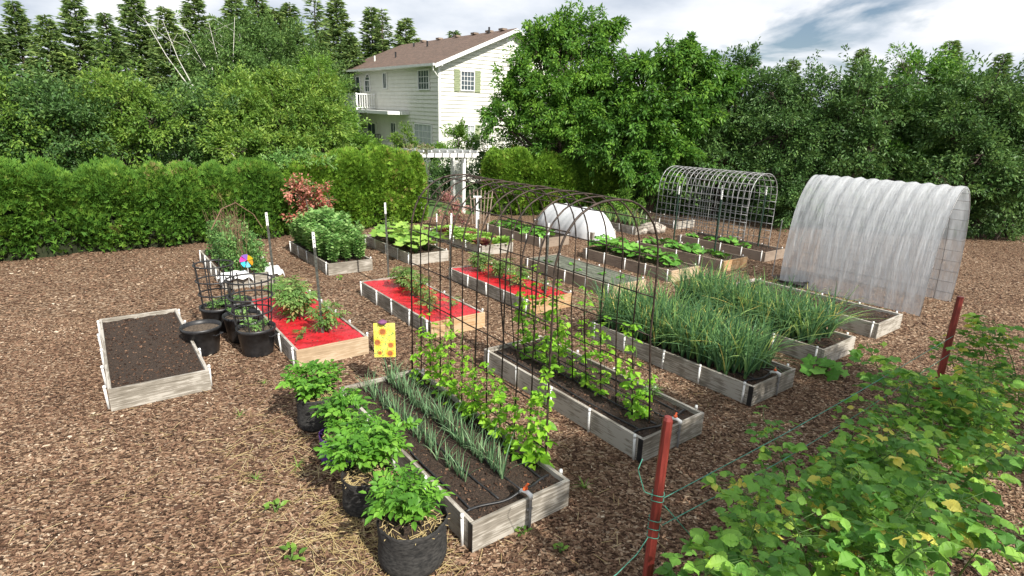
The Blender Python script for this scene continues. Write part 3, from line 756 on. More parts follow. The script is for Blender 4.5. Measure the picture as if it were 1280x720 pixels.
tpost(404, 415, 'metal post with white tip at the near end of the left red bed', lean=(.0, -.03))
tpost(346, 372, 'metal post with white tip at the far end of the left red bed', lean=(.0, -.03))
tpost(486, 345, 'metal post with white tip at the far end of the middle red bed', lean=(0, -.02))
tpost(563, 387, 'white-tipped metal post at the near end of the middle red bed, behind the arch', h=1.4)
tpost(682, 366, 'dark metal post at the near end of the red bed behind the arch', h=1.3)
tpost(597, 338, 'metal post at the far end of the red bed behind the arch', h=1.3)
tpost(842, 303, 'left metal post with white tip inside the grey wire arch', h=1.55, mat=DKGREEN)
tpost(893, 317, 'middle metal post with white tip in front of the grey wire arch', h=1.6, mat=DKGREEN)
tpost(895, 295, 'farther metal post with white tip behind the grey wire arch', h=1.5, mat=DKGREEN)
tpost(948, 306, 'right metal post with white tip inside the grey wire arch', h=1.6, mat=DKGREEN)
tpost(546, 300, 'metal post with white tip beside the big-leaved greens', h=.7)

# ------------------------------------------------------------------ more bed plants
TOM = [bushy(.34, .58, 210, .16, L_TOM, 11, droop=.35, tw=.42), bushy(.26, .48, 120, .14, L_TOM, 9, droop=.35, tw=.42), bushy(.1, .16, 14, .11, L_TOM, 4, droop=.2, tw=.45)]
def set_plants(items, name, cat, group, mesh_list, z=.2):
    for it in items:
        key, x, y, mi, sc, lab = it
        plant(name, mesh_list[mi], bedp(key, x, y, z), lab, cat, group, sc)


set_plants([('D', .42, 1.45, 0, 1.05, 'bushiest tomato plant, in the middle of the left red bed'), ('D', .5, 2.1, 1, 1.1, 'tomato plant at the far end of the left red bed'), ('D', .62, .62, 1, .95, 'tomato plant at the foot of the near post in the left red bed'), ('D', .2, .45, 2, 1., 'tiny tomato seedling near the front board of the left red bed'),
            ('E', .55, 2.05, 0, .8, 'feathery tomato plant at the far post of the middle red bed'), ('E', .5, 1.45, 1, .95, 'tomato plant in the middle of the middle red bed'), ('E', .45, .9, 1, .6, 'small tomato plant near the front of the middle red bed'), ('E', .75, .6, 2, 1., 'tiny tomato seedling beside the near post of the middle red bed'), ('E', .3, .55, 2, 1.2, 'tiny tomato seedling near the front left of the middle red bed'),
            ('Fb', .45, 2.3, 0, .85, 'tomato plant at the far end of the red bed behind the arch'), ('Fb', .5, 1.6, 0, .8, 'tomato plant in the middle of the red bed behind the arch'), ('Fb', .5, 1.0, 1, .9, 'tomato plant near the front of the red bed behind the arch'), ('Fb', .7, .5, 2, 1.2, 'tiny tomato seedling at the front of the red bed behind the arch')],
           'tomato_plant', 'tomato plant', 'tomato plants in the red beds', TOM, .23)


# broad beans
def fava_mesh():
    g = G()
    for k in range(6):
        a = k * 1.05 + random.random() * .5; sp = random.uniform(.08, .25); h = random.uniform(.65, .9)
        pts = [np.array([.02 * math.cos(a), .02 * math.sin(a), 0]), np.array([sp * .6 * math.cos(a), sp * .6 * math.sin(a), h * .5]), np.array([sp * math.cos(a), sp * math.sin(a), h])]
        g.tube(pts, [.008, .007, .004], 5, mi=1); n = 62
        q = np.linspace(.12, 1, n); P = np.array([pts[0] * (1 - z) ** 2 + 2 * z * (1 - z) * pts[1] + z * z * pts[2] for z in q]); b_ = np.arange(n) * 2.4 + a
        D = np.stack([np.cos(b_), np.sin(b_), .5 + .3 * R_.rand(n) - .4 * (1 - q)], -1)
        g.stamp(*OVA, P + D * .02, D, np.array([0, 0, 1.]) + .4 * R_.randn(n, 3), .085 + .05 * R_.rand(n), .065 + .025 * R_.rand(n))
    return g.mesh('broad_bean', [L_FAVA, STEM])


FA = [fava_mesh() for _ in range(4)]
for i in range(3):
    for j in range(8):
        plant('broad_bean_plant', random.choice(FA), bedp('Gb', .15 + .34 * i + random.uniform(-.04, .04), .3 + .32 * j + random.uniform(-.05, .05), .2), 'grey green broad bean plant in the crowded bed by the hedge', 'broad bean', 'broad bean plants', random.uniform(.85, 1.1) * (.72 if j in (0, 7) else .95 if i != 1 else 1.08))


# squash: big lobed leaves on stalks
def lobed(k=5):
    v = [(0, 0, 0)]; m_ = 15
    for i in range(m_):
        a = -2.75 + 5.5 * i / (m_ - 1); rr = (.5 + .13 * math.cos(k * a)) ; v.append((.42 + rr * math.cos(a), rr * math.sin(a) * 1.05, .05 * math.cos(a * 5) - .1 * rr * (abs(a) < 1.2)))
    v.append((.42, 0, -.06)); c = len(v) - 1
    f = [(c, i, i + 1) for i in range(1, m_)] + [(c, m_, 0), (c, 0, 1)]
    return v, f


LOB = lobed()


def squash_mesh(nl, R, H, sz, lm):
    g = G(); P = []; D = []
    for k in range(nl):
        a = k * 2.4; rr = R * math.sqrt((k + .3) / nl); h = H * (1.1 - .6 * rr / R) * random.uniform(.75, 1.1); p = np.array([rr * math.cos(a), rr * math.sin(a), h])
        g.tube([(0, 0, 0), (p[0] * .4, p[1] * .4, h * .75), p], [.006, .006, .004], 5, mi=1); P.append(p); D.append((math.cos(a), math.sin(a), -.15))
    P = np.array(P); D = np.array(D); n = nl; s_ = sz * (.65 + .6 * R_.rand(n))
    g.stamp(*LOB, P - D * .3 * s_[:, None], D, np.array([.1, -.25, 1.]) + .3 * R_.randn(n, 3), s_, s_)
    return g.mesh('leaves', [lm, STEM])


SQ = [squash_mesh(34, .38, .4, .17, L_SQU), squash_mesh(12, .2, .18, .13, L_SQU), squash_mesh(26, .42, .5, .2, L_LET)]
for j in range(5): plant('squash_plant', SQ[0], bedp('Lb', .5 + random.uniform(-.08, .08), 2.5 - .5 * j + (.1 if j else 0), .2), 'big green squash plant in the bed behind the netted bed', 'squash plant', 'squash plants behind the netted bed', random.uniform(.85, 1.1) * (.75 if j == 4 else 1))
for j, (x, y) in enumerate([(.3, 2.5), (.7, 2.2), (.35, 1.75), (.6, 1.35), (.3, 1.1), (.7, .85), (.5, .45)]): plant('squash_plant', SQ[1], bedp('Mb', x, y, .2), 'young squash plant in the brown bed before the grey arch', 'squash plant', 'young squash plants before the grey arch', random.uniform(.8, 1.25))
for j, (x, y) in enumerate([(.3, 2.5), (.3, 1.9), (.5, 1.4), (.3, .8)]): plant('squash_plant', SQ[1], bedp('N', x, y, .2), 'young squash plant in the shaded bed under the grey arch', 'squash plant', 'young squash plants under the grey arch', random.uniform(.8, 1.2))
for j, (x, y) in enumerate([(.3, .35), (.7, .6), (.4, 1.0), (.7, 1.4), (.35, 1.8), (.65, 2.3)]): plant('leafy_green', SQ[2], bedp('H', x, y, .2), 'large pale green leafy plant in the bed right of the broad beans', 'leafy green', 'large leafy greens', random.uniform(.95, 1.2))
for j, (x, y) in enumerate([(.3, 2.3), (.6, 1.8), (.3, 1.3), (.55, .8), (.7, .4)]): plant('seedling', squash_mesh(5, .09, .08, .08, L_SQU), bedp('K', x, y, .22), 'small seedling poking through the dark netting', 'seedling', 'seedlings in the netting')
for j in range(9): plant('squash_vine', SQ[1], bedp('J', .3 + .4 * (j % 2), .3 + .29 * j, .2), 'low green plant in the bed before the row cover', 'leafy plant', 'low plants before the row cover', random.uniform(.9, 1.4))
plant('leafy_green', SQ[1], uv(.1, 5.9, .0), 'small leafy plant at the far right beyond the garlic', 'leafy plant', None, 1.2)


def lettuce_mesh(lm):
    g = G(); n = 34; k = np.arange(n); a = k * 2.4; q = k / n
    D = np.stack([np.cos(a) * (.25 + q), np.sin(a) * (.25 + q), 1.15 - .9 * q], -1); P = np.stack([.02 * np.cos(a), .02 * np.sin(a), .01 + 0 * a], -1)
    g.stamp(*HRT, P, D, np.stack([-np.cos(a), -np.sin(a), .6 + q], -1), .14 + .1 * q, .12 + .07 * q); return g.mesh('lettuce', lm)


LE = [lettuce_mesh(L_LET), lettuce_mesh(L_REDLET)]
for j in range(20):
    x, y = .18 + .32 * (j % 3), .25 + .36 * (j // 3); red = (j * 7) % 5 == 0
    plant('lettuce', LE[1] if red else LE[0], bedp('I', x, y, .2), 'reddish lettuce in the bed before the arbor' if red else 'light green lettuce in the bed before the arbor', 'lettuce', 'lettuces before the arbor', random.uniform(1., 1.5))
# feathery herb in bed B
e = plant('herb', bushy(.1, .2, 30, .1, L_FAVA, 6, tw=.3), bedp('B', .86, .62, .2), 'small feathery herb at the right board of the climbing bean bed', 'herb', None)

# peas on twigs
def pea_mesh():
    g = G(); n = 420; q = R_.rand(n); a = R_.rand(n) * 6.28; r_ = .22 * (1 - .4 * q)
    P = np.stack([r_ * np.cos(a) * R_.rand(n) ** .5, r_ * np.sin(a) * R_.rand(n) ** .5, .75 * q], -1)
    g.stamp(*OVA, P, rdir(n, .3), rdir(n, 1.5), .05 + .03 * R_.rand(n), .04)
    for k in range(5): g.tube([(.1 * math.cos(k * 1.3), .1 * math.sin(k * 1.3), 0), (.15 * math.cos(k * 1.3 + .4), .15 * math.sin(k * 1.3 + .4), .7)], .003, 4, mi=1)
    return g.mesh('pea_plant', [L_PEA, STEM])


PE = [pea_mesh() for _ in range(3)]
for j in range(12): plant('pea_plant', random.choice(PE), bedp('Q2', .28 + .45 * (j % 2), .3 + .42 * (j // 2), .2), 'pea plant scrambling up brown twigs at the left', 'pea plant', 'pea plants on twigs', random.uniform(.85, 1.15))
g = G()
for k in range(60):
    x = random.choice((.35, .6)) + random.uniform(-.1, .1); y = random.uniform(.2, 2.7); q = random.uniform(.8, 1.3); a = random.uniform(-.12, .12); b_ = random.uniform(-.12, .12)
    g.tube([(x, y, .15), (x + a * .6, y + b_ * .5, .15 + q * .5), (x + a * 1.6, y + b_ * 1.4, .15 + q)], [.007, .005, .002], 5)
    for s_ in range(3):
        z = random.uniform(.5, .95); g.tube([(x + a * z, y + b_ * z, .15 + q * z), (x + a * z + random.uniform(-.14, .14), y + b_ * z + random.uniform(-.14, .14), .15 + q * z + .16)], [.003, .0015], 4)
g.tube([(-.05, .5, 1.1), (.25, 1.0, 1.42), (.6, 1.4, 1.48), (.95, 1.5, 1.2), (1.1, 1.45, .9)], [.01, .012, .012, .01, .008], 6)
tag(g.build('twig_trellis', TWIG, None, (*BEDS['Q2'], 0), (0, 0, RZ)), 'brown twig trellis with a bent branch over the pea bed at the left', 'trellis')
CLOTH = pmat('white_cloth', (.7, .7, .7), (.82, .82, .82), 6, .8, .5, bd=.02)
for (cx_, cy_, w_, l_, lab) in ((.93, .14, .3, .45, 'white cloth bunched over the near right corner of the pea bed'), (.2, .06, .55, .3, 'white cloth bunched along the near board of the pea bed')):
    g = G(); nx, ny = 24, 24; X, Y = np.meshgrid(np.linspace(-1, 1, nx), np.linspace(-1, 1, ny), indexing='ij')
    Z = .285 + .05 * np.cos(X * 1.4) * np.cos(Y * 1.4) + .016 * np.sin(X * 9 + 2 * np.sin(Y * 4)) - .22 * np.clip(abs(X) - .75, 0, 1) - .3 * np.clip(abs(Y) - .75, 0, 1)
    i, j = np.meshgrid(np.arange(nx - 1), np.arange(ny - 1), indexing='ij'); b = (i * ny + j).ravel()
    g.add(np.stack([X * w_ / 2 * (1 + .1 * np.sin(Y * 5)), Y * l_ / 2 * (1 + .12 * np.sin(X * 4)), Z], -1).reshape(-1, 3), np.stack([b, b + ny, b + ny + 1, b + 1], -1))
    p_ = bedp('Q2', cx_, cy_, 0); tag(g.build('white_cloth', CLOTH, None, p_, (0, 0, RZ), smooth=True), lab, 'cloth', 'white cloths on the pea bed')
# pinwheel
pc = bedp('Q2', .42, -.06, 0); e = empty('pinwheel', pc, 0, 'multicoloured pinwheel on a white stick at the pea bed', 'pinwheel')
g = G(); g.tube([(0, 0, 0), (0, 0, .52)], .006, 6); g.build('stick', PVC, e)
cols = [('yellow', (.8, .55, .02)), ('purple', (.25, .12, .5)), ('magenta', (.65, .04, .3)), ('cyan', (.05, .5, .75)), ('light_blue', (.2, .6, .8)), ('orange', (.8, .4, .02))]
for k, (nm, c) in enumerate(cols):
    mm = pmat(nm + '_foil', c, c, 5, .35, 0); a0 = k * PI / 3 + .3; g = G(); V = [(0, 0, .55)]
    for q in range(6):
        a = a0 + q / 5 * .95; V.append((.13 * math.cos(a), -.012 - .03 * (q / 5), .55 + .13 * math.sin(a)))
    V2_ = [(x, y + .003, z) for x, y, z in V]
    g.add(V + V2_, [(0, q, q + 1) for q in range(1, 6)] + [(7, q + 8, q + 7) for q in range(1, 6)]); g.build('vane', mm, e)
g = G(); g.tube([(0, -.06, .55), (0, .01, .55)], .012, 8); g.build('hub', BLACKP, e)


# black nursery pots, cages
def nursery_pot(x, y, label, r=.25, h=.4):
    e = empty('nursery_pot', (x, y, 0), .9, label, 'nursery pot', 'black nursery pots')
    g = G(); g.lathe([(0, .005), (r * .78, .005), (r * .8, .02), (r * .97, h - .05), (r * 1.03, h - .045), (r * 1.04, h), (r * .99, h), (r * .95, h - .06)], 36); g.build('pot_wall', BLACKP, e, smooth=True)
    for a in (-1.1, 2.0):
        g = G(); ca, sa = math.cos(a), math.sin(a); P = []
        for q in (-.22, -.2, .2, .22): P.append(((r + (.0 if abs(q) > .21 else .045)) * math.cos(a + q * 1.2), (r + (.0 if abs(q) > .21 else .045)) * math.sin(a + q * 1.2), h - .1))
        g.tube(P, .008, 6); g.build('handle', BLACKP, e)
    g = G(); g.lathe([(.001, h - .05), (r * .96, h - .06)], 30); g.build('soil', SOIL_L, e)
    return e


pots = [(*gp(323, 441)[:2], 'nearest black nursery pot with a grey leafy seedling, beside the left red bed'), (*gp(305, 424)[:2], 'second black nursery pot, just behind the nearest one'), (*gp(296, 404)[:2], 'third black nursery pot, half hidden behind the second'), (*gp(276, 412)[:2], 'black nursery pot at the left outer side of the cluster'), (*gp(255, 440)[:2], 'black nursery pot standing apart at the far left')]
for x, y, lab in pots: nursery_pot(x, y, lab)
for i, (x, y, lab) in enumerate(pots[:4]): plant('seedling', bushy(.14, .13, 24, .12, L_FAVA, 5, tw=.4), (x, y, .34), ['grey green seedling in the nearest nursery pot', 'grey green seedling in the second nursery pot', 'seedling in the third nursery pot', 'seedling in the outer left nursery pot'][i], 'seedling', 'seedlings in nursery pots')


def cage(x, y, label, R=.29, z0=.36, z1=.95, nv=8):
    e = empty('tomato_cage', (x, y, 0), 0, label, 'tomato cage', 'black tomato cages')
    for z, k in ((z1, 1.), (z1 - .24, .97), (z1 - .45, .9)):
        g = G(); g.tube([(R * k * math.cos(a), R * k * math.sin(a), z) for a in np.linspace(0, 2 * PI, 33)], .012, 6, cap=False); g.build('ring', BLACKP, e, smooth=True)
    for i in range(nv):
        a = i * 2 * PI / nv + .2; g = G(); g.tube([(R * math.cos(a), R * math.sin(a), z1 + .04), (R * .78 * math.cos(a), R * .78 * math.sin(a), z0 - .02)], .009, 6); g.build('upright', BLACKP, e)
    return e


cage(pots[0][0] - .03, pots[0][1], 'black tomato cage standing in the nearest nursery pot', z1=1.08)
cage(pots[3][0], pots[3][1], 'black tomato cage in the outer left nursery pot', .27, z1=1.05)

# sunflower garden panel
sp_ = uv(2.86, .6, .0); e = empty('garden_flag', sp_, 0.12, 'yellow garden panel printed with orange sunflowers at the end of the onion bed', 'garden flag')
YEL = pmat('yellow_print', (.72, .6, .06), (.85, .75, .16), 14, .6, 0); GRN = pmat('green_print', (.12, .3, .1), (.3, .42, .1), 40, .6, 0); ORP = pmat('orange_print', (.75, .28, .03), (.8, .36, .06), 30, .6, 0); BRN = pmat('brown_print', (.3, .1, .03), (.42, .15, .05), 30, .6, 0); PUR = pmat('plum_print', (.16, .05, .12), (.2, .07, .16), 20, .6, 0)
g = G(); g.box((0, 0, .69), (.25, .008, .43)); g.build('panel', YEL, e)
g = G(); g.tube([(.0, .012, 0), (.0, .012, .9)], .006, 6); g.build('stake', BLACKP, e)
for (x, z, r_) in ((-.02, .8, .062), (-.085, .665, .058), (.07, .63, .05), (.06, .525, .055), (-.06, .53, .035)):
    g = G(); n = 14
    for k in range(n):
        a = k * 2 * PI / n; c0 = np.array([x, -.0065, z]); d = np.array([math.cos(a), 0, math.sin(a)]); tt = np.array([-d[2], 0, d[0]])
        if abs(x + d[0] * r_) > .122: continue
        g.add([c0 + d * r_ * .4 - tt * r_ * .17, c0 + d * r_ * .4 + tt * r_ * .17, c0 + d * r_ + [0, -.001, 0]], [(0, 1, 2), ])
    g.build('sunflower', ORP, e)
    g = G(); g.tube([(x, -.004, z), (x, -.008, z)], r_ * .55, 14); g.build('flower_centre', BRN, e)
g = G(); n = 90; P = np.stack([R_.uniform(-.11, .11, n), np.full(n, -.0055), R_.uniform(.49, .88, n)], -1); a = R_.rand(n) * 6
g.stamp(*DIA, P, np.stack([np.cos(a), 0 * a, np.sin(a)], -1), np.tile([0, -1., 0], (n, 1)), .03, .012); g.build('printed_leaves', GRN, e)
g = G(); g.lathe([(.0, .895), (.045, .9), (.055, .92), (.03, .94), (0, .945)], 14); g.build('top_ornament', PUR, e, loc=(-.02, 0, 0))

# ------------------------------------------------------------------ white row cover over the far bed
ROWC, t, p = nodes('row_cover'); p.inputs['Base Color'].default_value = (.78, .79, .8, 1); p.inputs['Roughness'].default_value = .8
tl = t.nodes.new('ShaderNodeBsdfTranslucent'); tl.inputs[0].default_value = (.8, .82, .84, 1); mx = t.nodes.new('ShaderNodeMixShader'); mx.inputs[0].default_value = .35
link(t, p.outputs[0], mx.inputs[1]); link(t, tl.outputs[0], mx.inputs[2]); link(t, mx.outputs[0], t.nodes['Material Output'].inputs[0])
e = empty('row_cover', (*BEDS['T'], 0), RZ, 'white fabric row cover stretched over low hoops at the back', 'row cover')
g = G(); nu, nv = 46, 30; V = []
for i in range(nu):
    y = -.25 + 3.2 * i / (nu - 1); q = i / (nu - 1); endf = min(1, min(q, 1 - q) / .2) ** .6
    sag = 1 - .07 * abs(math.sin((y) * PI / .9)); hh = (.86 * endf * sag + .02)
    for j in range(nv):
        a = PI * j / (nv - 1); w_ = .62 * (.35 + .65 * endf)
        V.append((.5 - w_ * math.cos(a) * (1 + .03 * math.sin(i * 1.7 + j)), y, max(.0, hh * math.sin(a) ** .8) + .01 * math.sin(i * .9 + j * 1.3) * math.sin(a) + .006))
g.add(V, [(i * nv + j, (i + 1) * nv + j, (i + 1) * nv + j + 1, i * nv + j + 1) for i in range(nu - 1) for j in range(nv - 1)]); g.build('fabric', ROWC, e, smooth=True)
for y in (.75, 1.35, 1.95):
    g = G(); g.tube([(.5 - .6 * math.cos(a), y, .78 * math.sin(a) ** .8) for a in np.linspace(0, PI, 20)], .008, 6); g.build('hoop', PVC, e)
BRICK = pmat('brick', (.4, .14, .09), (.5, .2, .13), 12, .9, .3)
for px_, py_, lab in ((762, 296, 'red brick weighing down the front of the row cover'),):
    g = G(); q_ = gp(px_, py_); g.box((q_[0], q_[1] - .15, .035), (.3, .1, .07), RZ); tag(g.build('brick', BRICK), lab, 'brick')
for k, (px_, py_, s_, lab) in enumerate(((812, 291, .38, 'largest pale stone between the far beds'), (823, 290, .26, 'smaller pale stone right of the largest one'), (802, 292, .22, 'small pale stone left of the largest one'))):
    bm = bmesh.new(); bmesh.ops.create_icosphere(bm, subdivisions=3, radius=1); rs = random.Random(k)
    for v_ in bm.verts:
        n_ = 1 + .12 * math.sin(v_.co.x * 3 + k) + .1 * math.sin(v_.co.y * 4 + v_.co.z * 3) + rs.uniform(-.03, .03); v_.co = Vector((v_.co.x * s_ * n_, v_.co.y * s_ * .7 * n_, (v_.co.z * s_ * .55 * n_)))
    me = bpy.data.meshes.new('stone'); bm.to_mesh(me); bm.free(); me.materials.append(STONE); q_ = gp(px_, py_); tag(put('stone', me, None, (q_[0], q_[1], s_ * .4)), lab, 'stone', 'pale stones')

# ------------------------------------------------------------------ red fence post, wires and raspberries
PB = gp(800, 790); FEN = empty('cord_fence', (PB[0], PB[1], 0), 0, 'fence of red painted posts strung with green cords above the raspberries', 'fence')
g = G(); g.tube([(0, 0, 0), (0, 0, .8), (0, 0, 1.555)], [.034, .032, .03], 8); g.tube([(0, 0, 1.555), (0, 0, 1.575)], [.03, .022], 8); e = g.build('post', REDPOST, FEN, (0, 0, 0), (0, .012, .3))
for z in (1.04, 1.0, .86, .8, .74):
    g = G(); g.tube([((.036) * math.cos(a), .036 * math.sin(a), z + .006 * math.sin(2 * a) + .004 * a) for a in np.linspace(0, 6.6 * 1.4, 40)], .0028, 5); g.build('cord_wrap', CORD, e)
def cordline(pts, label, r=.003):
    P = np.array(pts); g = G(); q = np.linspace(0, 1, 24); s_ = np.linspace(0, 1, len(P)); Q = np.stack([np.interp(q, s_, P[:, k]) for k in range(3)], -1)
    g.tube(Q - np.array([PB[0], PB[1], 0]), r, 5); tag(g.build('cord', CORD, FEN, smooth=True), label)


far_post = PB[:2] + V2 * 5.2
def onrow(t_, z, off=0.): return (PB[0] + V2[0] * t_ - U2[0] * off, PB[1] + V2[1] * t_ - U2[1] * off, z)
cordline([onrow(.04, 1.03, .03), onrow(1.4, 1.0, .03), onrow(2.6, 1.0, .03), onrow(5.2, 1.04, .03)], 'upper green cord running from the red post to the right')
cordline([onrow(.04, .84, .04), onrow(1.4, .77, .04), onrow(2.6, .76, .04), onrow(5.2, .82, .04)], 'lower green cord running from the red post to the right')
cordline([onrow(.04, .98, .04), onrow(.25, .72, .1), onrow(.4, .5, .2)], 'green cord slanting down from the red post into the raspberries')
cordline([onrow(-.03, 1.06), onrow(-.12, 1.12), onrow(-.2, 1.3), onrow(-.17, 1.36)], 'loose green cord end curling off the left of the red post', .003)
cordline([onrow(-.03, .76), onrow(-.12, .68), onrow(-.3, .62), onrow(-.6, .6)], 'slack green cord leaving the red post toward the lower left', .003)
g = G(); g.tube([(0, 0, 0), (0, 0, 1.5)], [.04, .034], 8); g.build('post', REDPOST, FEN, (far_post[0] - PB[0], far_post[1] - PB[1], 0))

TRI = OVA
SERR = ([(0, 0, 0)] + [(x, w * s, .07 * abs(w) + (.012 if i % 2 else -.012)) for s in (1,) for i, (x, w) in enumerate([(.12, .3), (.2, .32), (.26, .42), (.38, .42), (.45, .46), (.56, .4), (.62, .38), (.75, .24), (.88, .12)])] + [(1, 0, -.12)] +
        [(x, -w, .07 * abs(w) + (.012 if i % 2 else -.012)) for i, (x, w) in list(enumerate([(.12, .3), (.2, .32), (.26, .42), (.38, .42), (.45, .46), (.56, .4), (.62, .38), (.75, .24), (.88, .12)]))[::-1]] + [(.5, 0, -.03), (.2, 0, -.01), (.78, 0, -.06)], None)
nv_ = 20
SERR = (SERR[0], [(21, 0, 1, 2), (21, 2, 3), (21, 3, 4, 20), (20, 4, 5), (20, 5, 6, 22), (22, 6, 7), (22, 7, 8), (22, 8, 9, 10), (22, 10, 11, 12), (22, 12, 13), (22, 13, 14), (20, 22, 14, 15), (20, 15, 16), (21, 20, 16, 17), (21, 17, 18), (21, 18, 19, 0)])


def rasp_mesh(h, nl, lw, spread=.3):
    g = G(); a = random.random() * 6.28; pts = [np.array([0, 0, 0.]), np.array([.15 * spread * math.cos(a), .15 * spread * math.sin(a), h * .6]), np.array([spread * math.cos(a), spread * math.sin(a), h])]
    P = []; D = []; g.tube([pts[0] * (1 - q) ** 2 + 2 * q * (1 - q) * pts[1] + q * q * pts[2] for q in np.linspace(0, 1, 8)], np.linspace(.006, .003, 8), 5, mi=1)
    for k in range(nl):
        q = .3 + .7 * random.random() ** .8; p = pts[0] * (1 - q) ** 2 + 2 * q * (1 - q) * pts[1] + q * q * pts[2]; b_ = k * 2.4; le = random.uniform(.06, .2)
        d = np.array([math.cos(b_), math.sin(b_), .15]); P.append(p + d * le); D.append(d + [0, 0, -.35]); g.tube([p, p + d * le], .0016, 3, mi=1)
    P = np.array(P); D = np.array(D); n = nl; s_ = lw * (.5 + .85 * R_.rand(n)); N = np.array([.1, -.3, 1.]) + .35 * R_.randn(n, 3); rn = R_.rand(n)
    for off, sc in ((0, 1.15), (1.25, .9), (-1.25, .9)):
        c_, s2 = math.cos(off), math.sin(off); Dd = np.stack([D[:, 0] * c_ - D[:, 1] * s2, D[:, 0] * s2 + D[:, 1] * c_, D[:, 2]], -1)
        g.stamp(*SERR, P, Dd + .15 * R_.randn(n, 3), N + .3 * R_.randn(n, 3), s_ * sc * (.85 + .3 * R_.rand(n)), s_ * sc * (.7 + .3 * R_.rand(n)), rn)
    return g.mesh('raspberry_cane', [L_RASP, STEM])


RA = [rasp_mesh(random.uniform(.8, 1.), 42, .066) for _ in range(6)]; RB = [rasp_mesh(.85, 34, .084, .28) for _ in range(3)]
k = 0
for t_ in np.arange(.3, 6.2, .17):
    for off in (.18, .42, .66, .9):
        if random.random() < .3 + .25 * (t_ > 3): continue
        hs = .8 + .2 * math.sin(t_ * 2.2) + .1 * (t_ > 1) - .06 * (off < .2)
        p_ = onrow(t_ + random.uniform(-.06, .06), 0, off + random.uniform(-.08, .08)); plant('raspberry_cane', random.choice(RA), p_, 'leafy raspberry cane in the row under the green cords', 'raspberry cane', 'raspberry canes', hs * random.uniform(.65, 1.3)); k += 1
for t_, off, q in ((1.75, .12, 1.05), (1.9, .3, 1.1), (2.05, .15, 1.15), (2.25, .3, 1.1), (2.4, .1, 1.0)):
    plant('raspberry_cane', random.choice(RA), onrow(t_, 0, off), 'taller raspberry cane reaching up to the green cords', 'raspberry cane', 'raspberry canes', q)
for t_, off in ((-.02, .28), (.12, .2), (.35, .75), (.6, .9), (.9, .85), (1.2, .8), (.75, .65), (1.5, .9), (.25, .6), (2.0, .8), (2.5, .85), (3.1, .85), (1.9, 1.1)):
    p_ = onrow(t_, 0, off); plant('raspberry_cane', random.choice(RB), p_, 'large-leaved raspberry cane at the bottom edge, nearest the camera', 'raspberry cane', 'raspberry canes', random.uniform(1., 1.2))


# ------------------------------------------------------------------ woody plants
def spray_leaves(g, centers, outs, nper, length, lsize, lw, leaf=DIA, droop=.25, jit=.5, mi=0):
    n = len(centers); C_ = np.repeat(centers, nper, 0); O_ = np.repeat(outs, nper, 0); q = R_.rand(n * nper)
    side = rdir(n * nper) * jit
    P = C_ + O_ * (q * length)[:, None] + side * (length * .35) + np.array([0, 0, -1.]) * (droop * length * q * q)[:, None]
    D = O_ * .7 + side * 1.3 + np.array([0, 0, -droop])
    N = np.array([0, 0, 1.]) + .55 * R_.randn(n * nper, 3) + O_ * .3
    rn = np.repeat(R_.rand(n), nper) * .55 + .45 * R_.rand(n * nper)
    g.stamp(*leaf, P, D, N, lsize * (.65 + .7 * R_.rand(n * nper)), lw * (.7 + .6 * R_.rand(n * nper)), rn, mi)


def blob_points(blobs, n, shell=.55, per=7):
    """sprays strung along shoots that leave each lobe's centre, so the crown has tips and gaps"""
    wts = np.array([b[3] * b[4] * b[5] for b in blobs]) ** .75; wts /= wts.sum(); ns = max(1, n // per)
    ix = R_.choice(len(blobs), ns, p=wts); B = np.array(blobs, float)[ix]; d = rdir(ns, .25); reach = .62 + .68 * R_.rand(ns) ** 1.3
    ix = np.repeat(ix, per); B = np.repeat(B, per, 0); d0 = np.repeat(d, per, 0); rr = np.repeat(reach, per) * (shell * .7 + (1 - shell * .7) * np.tile((np.arange(per) + .5) / per, ns))
    d = d0 + .16 * R_.randn(len(d0), 3)
    P = B[:, :3] + d * B[:, 3:6] * rr[:, None]; P[:, 2] += .05 * B[:, 5] * rr
    out = d0 * np.array([1, 1, .85]) + np.array([0, 0, .25]) + .25 * R_.randn(len(d0), 3); out /= np.linalg.norm(out, axis=1)[:, None]
    return P, out, ix


def blob_points_old(blobs, n, shell=.55):
    wts = np.array([b[3] * b[4] * b[5] for b in blobs]) ** .75; wts /= wts.sum(); ix = R_.choice(len(blobs), n, p=wts); B = np.array(blobs, float)[ix]
    d = rdir(n); rr = (shell + (1 - shell) * R_.rand(n)) ** .8
    # lumpy outline
    lump = 1 + .16 * np.sin(d[:, 0] * 5 + ix) * np.cos(d[:, 2] * 6 + ix * 2) + .12 * R_.randn(n) * (rr > .8)
    P = B[:, :3] + d * B[:, 3:6] * (rr * lump)[:, None]; out = d * np.array([1, 1, .8]) + np.array([0, 0, .35]); out /= np.linalg.norm(out, axis=1)[:, None]
    return P, out, ix


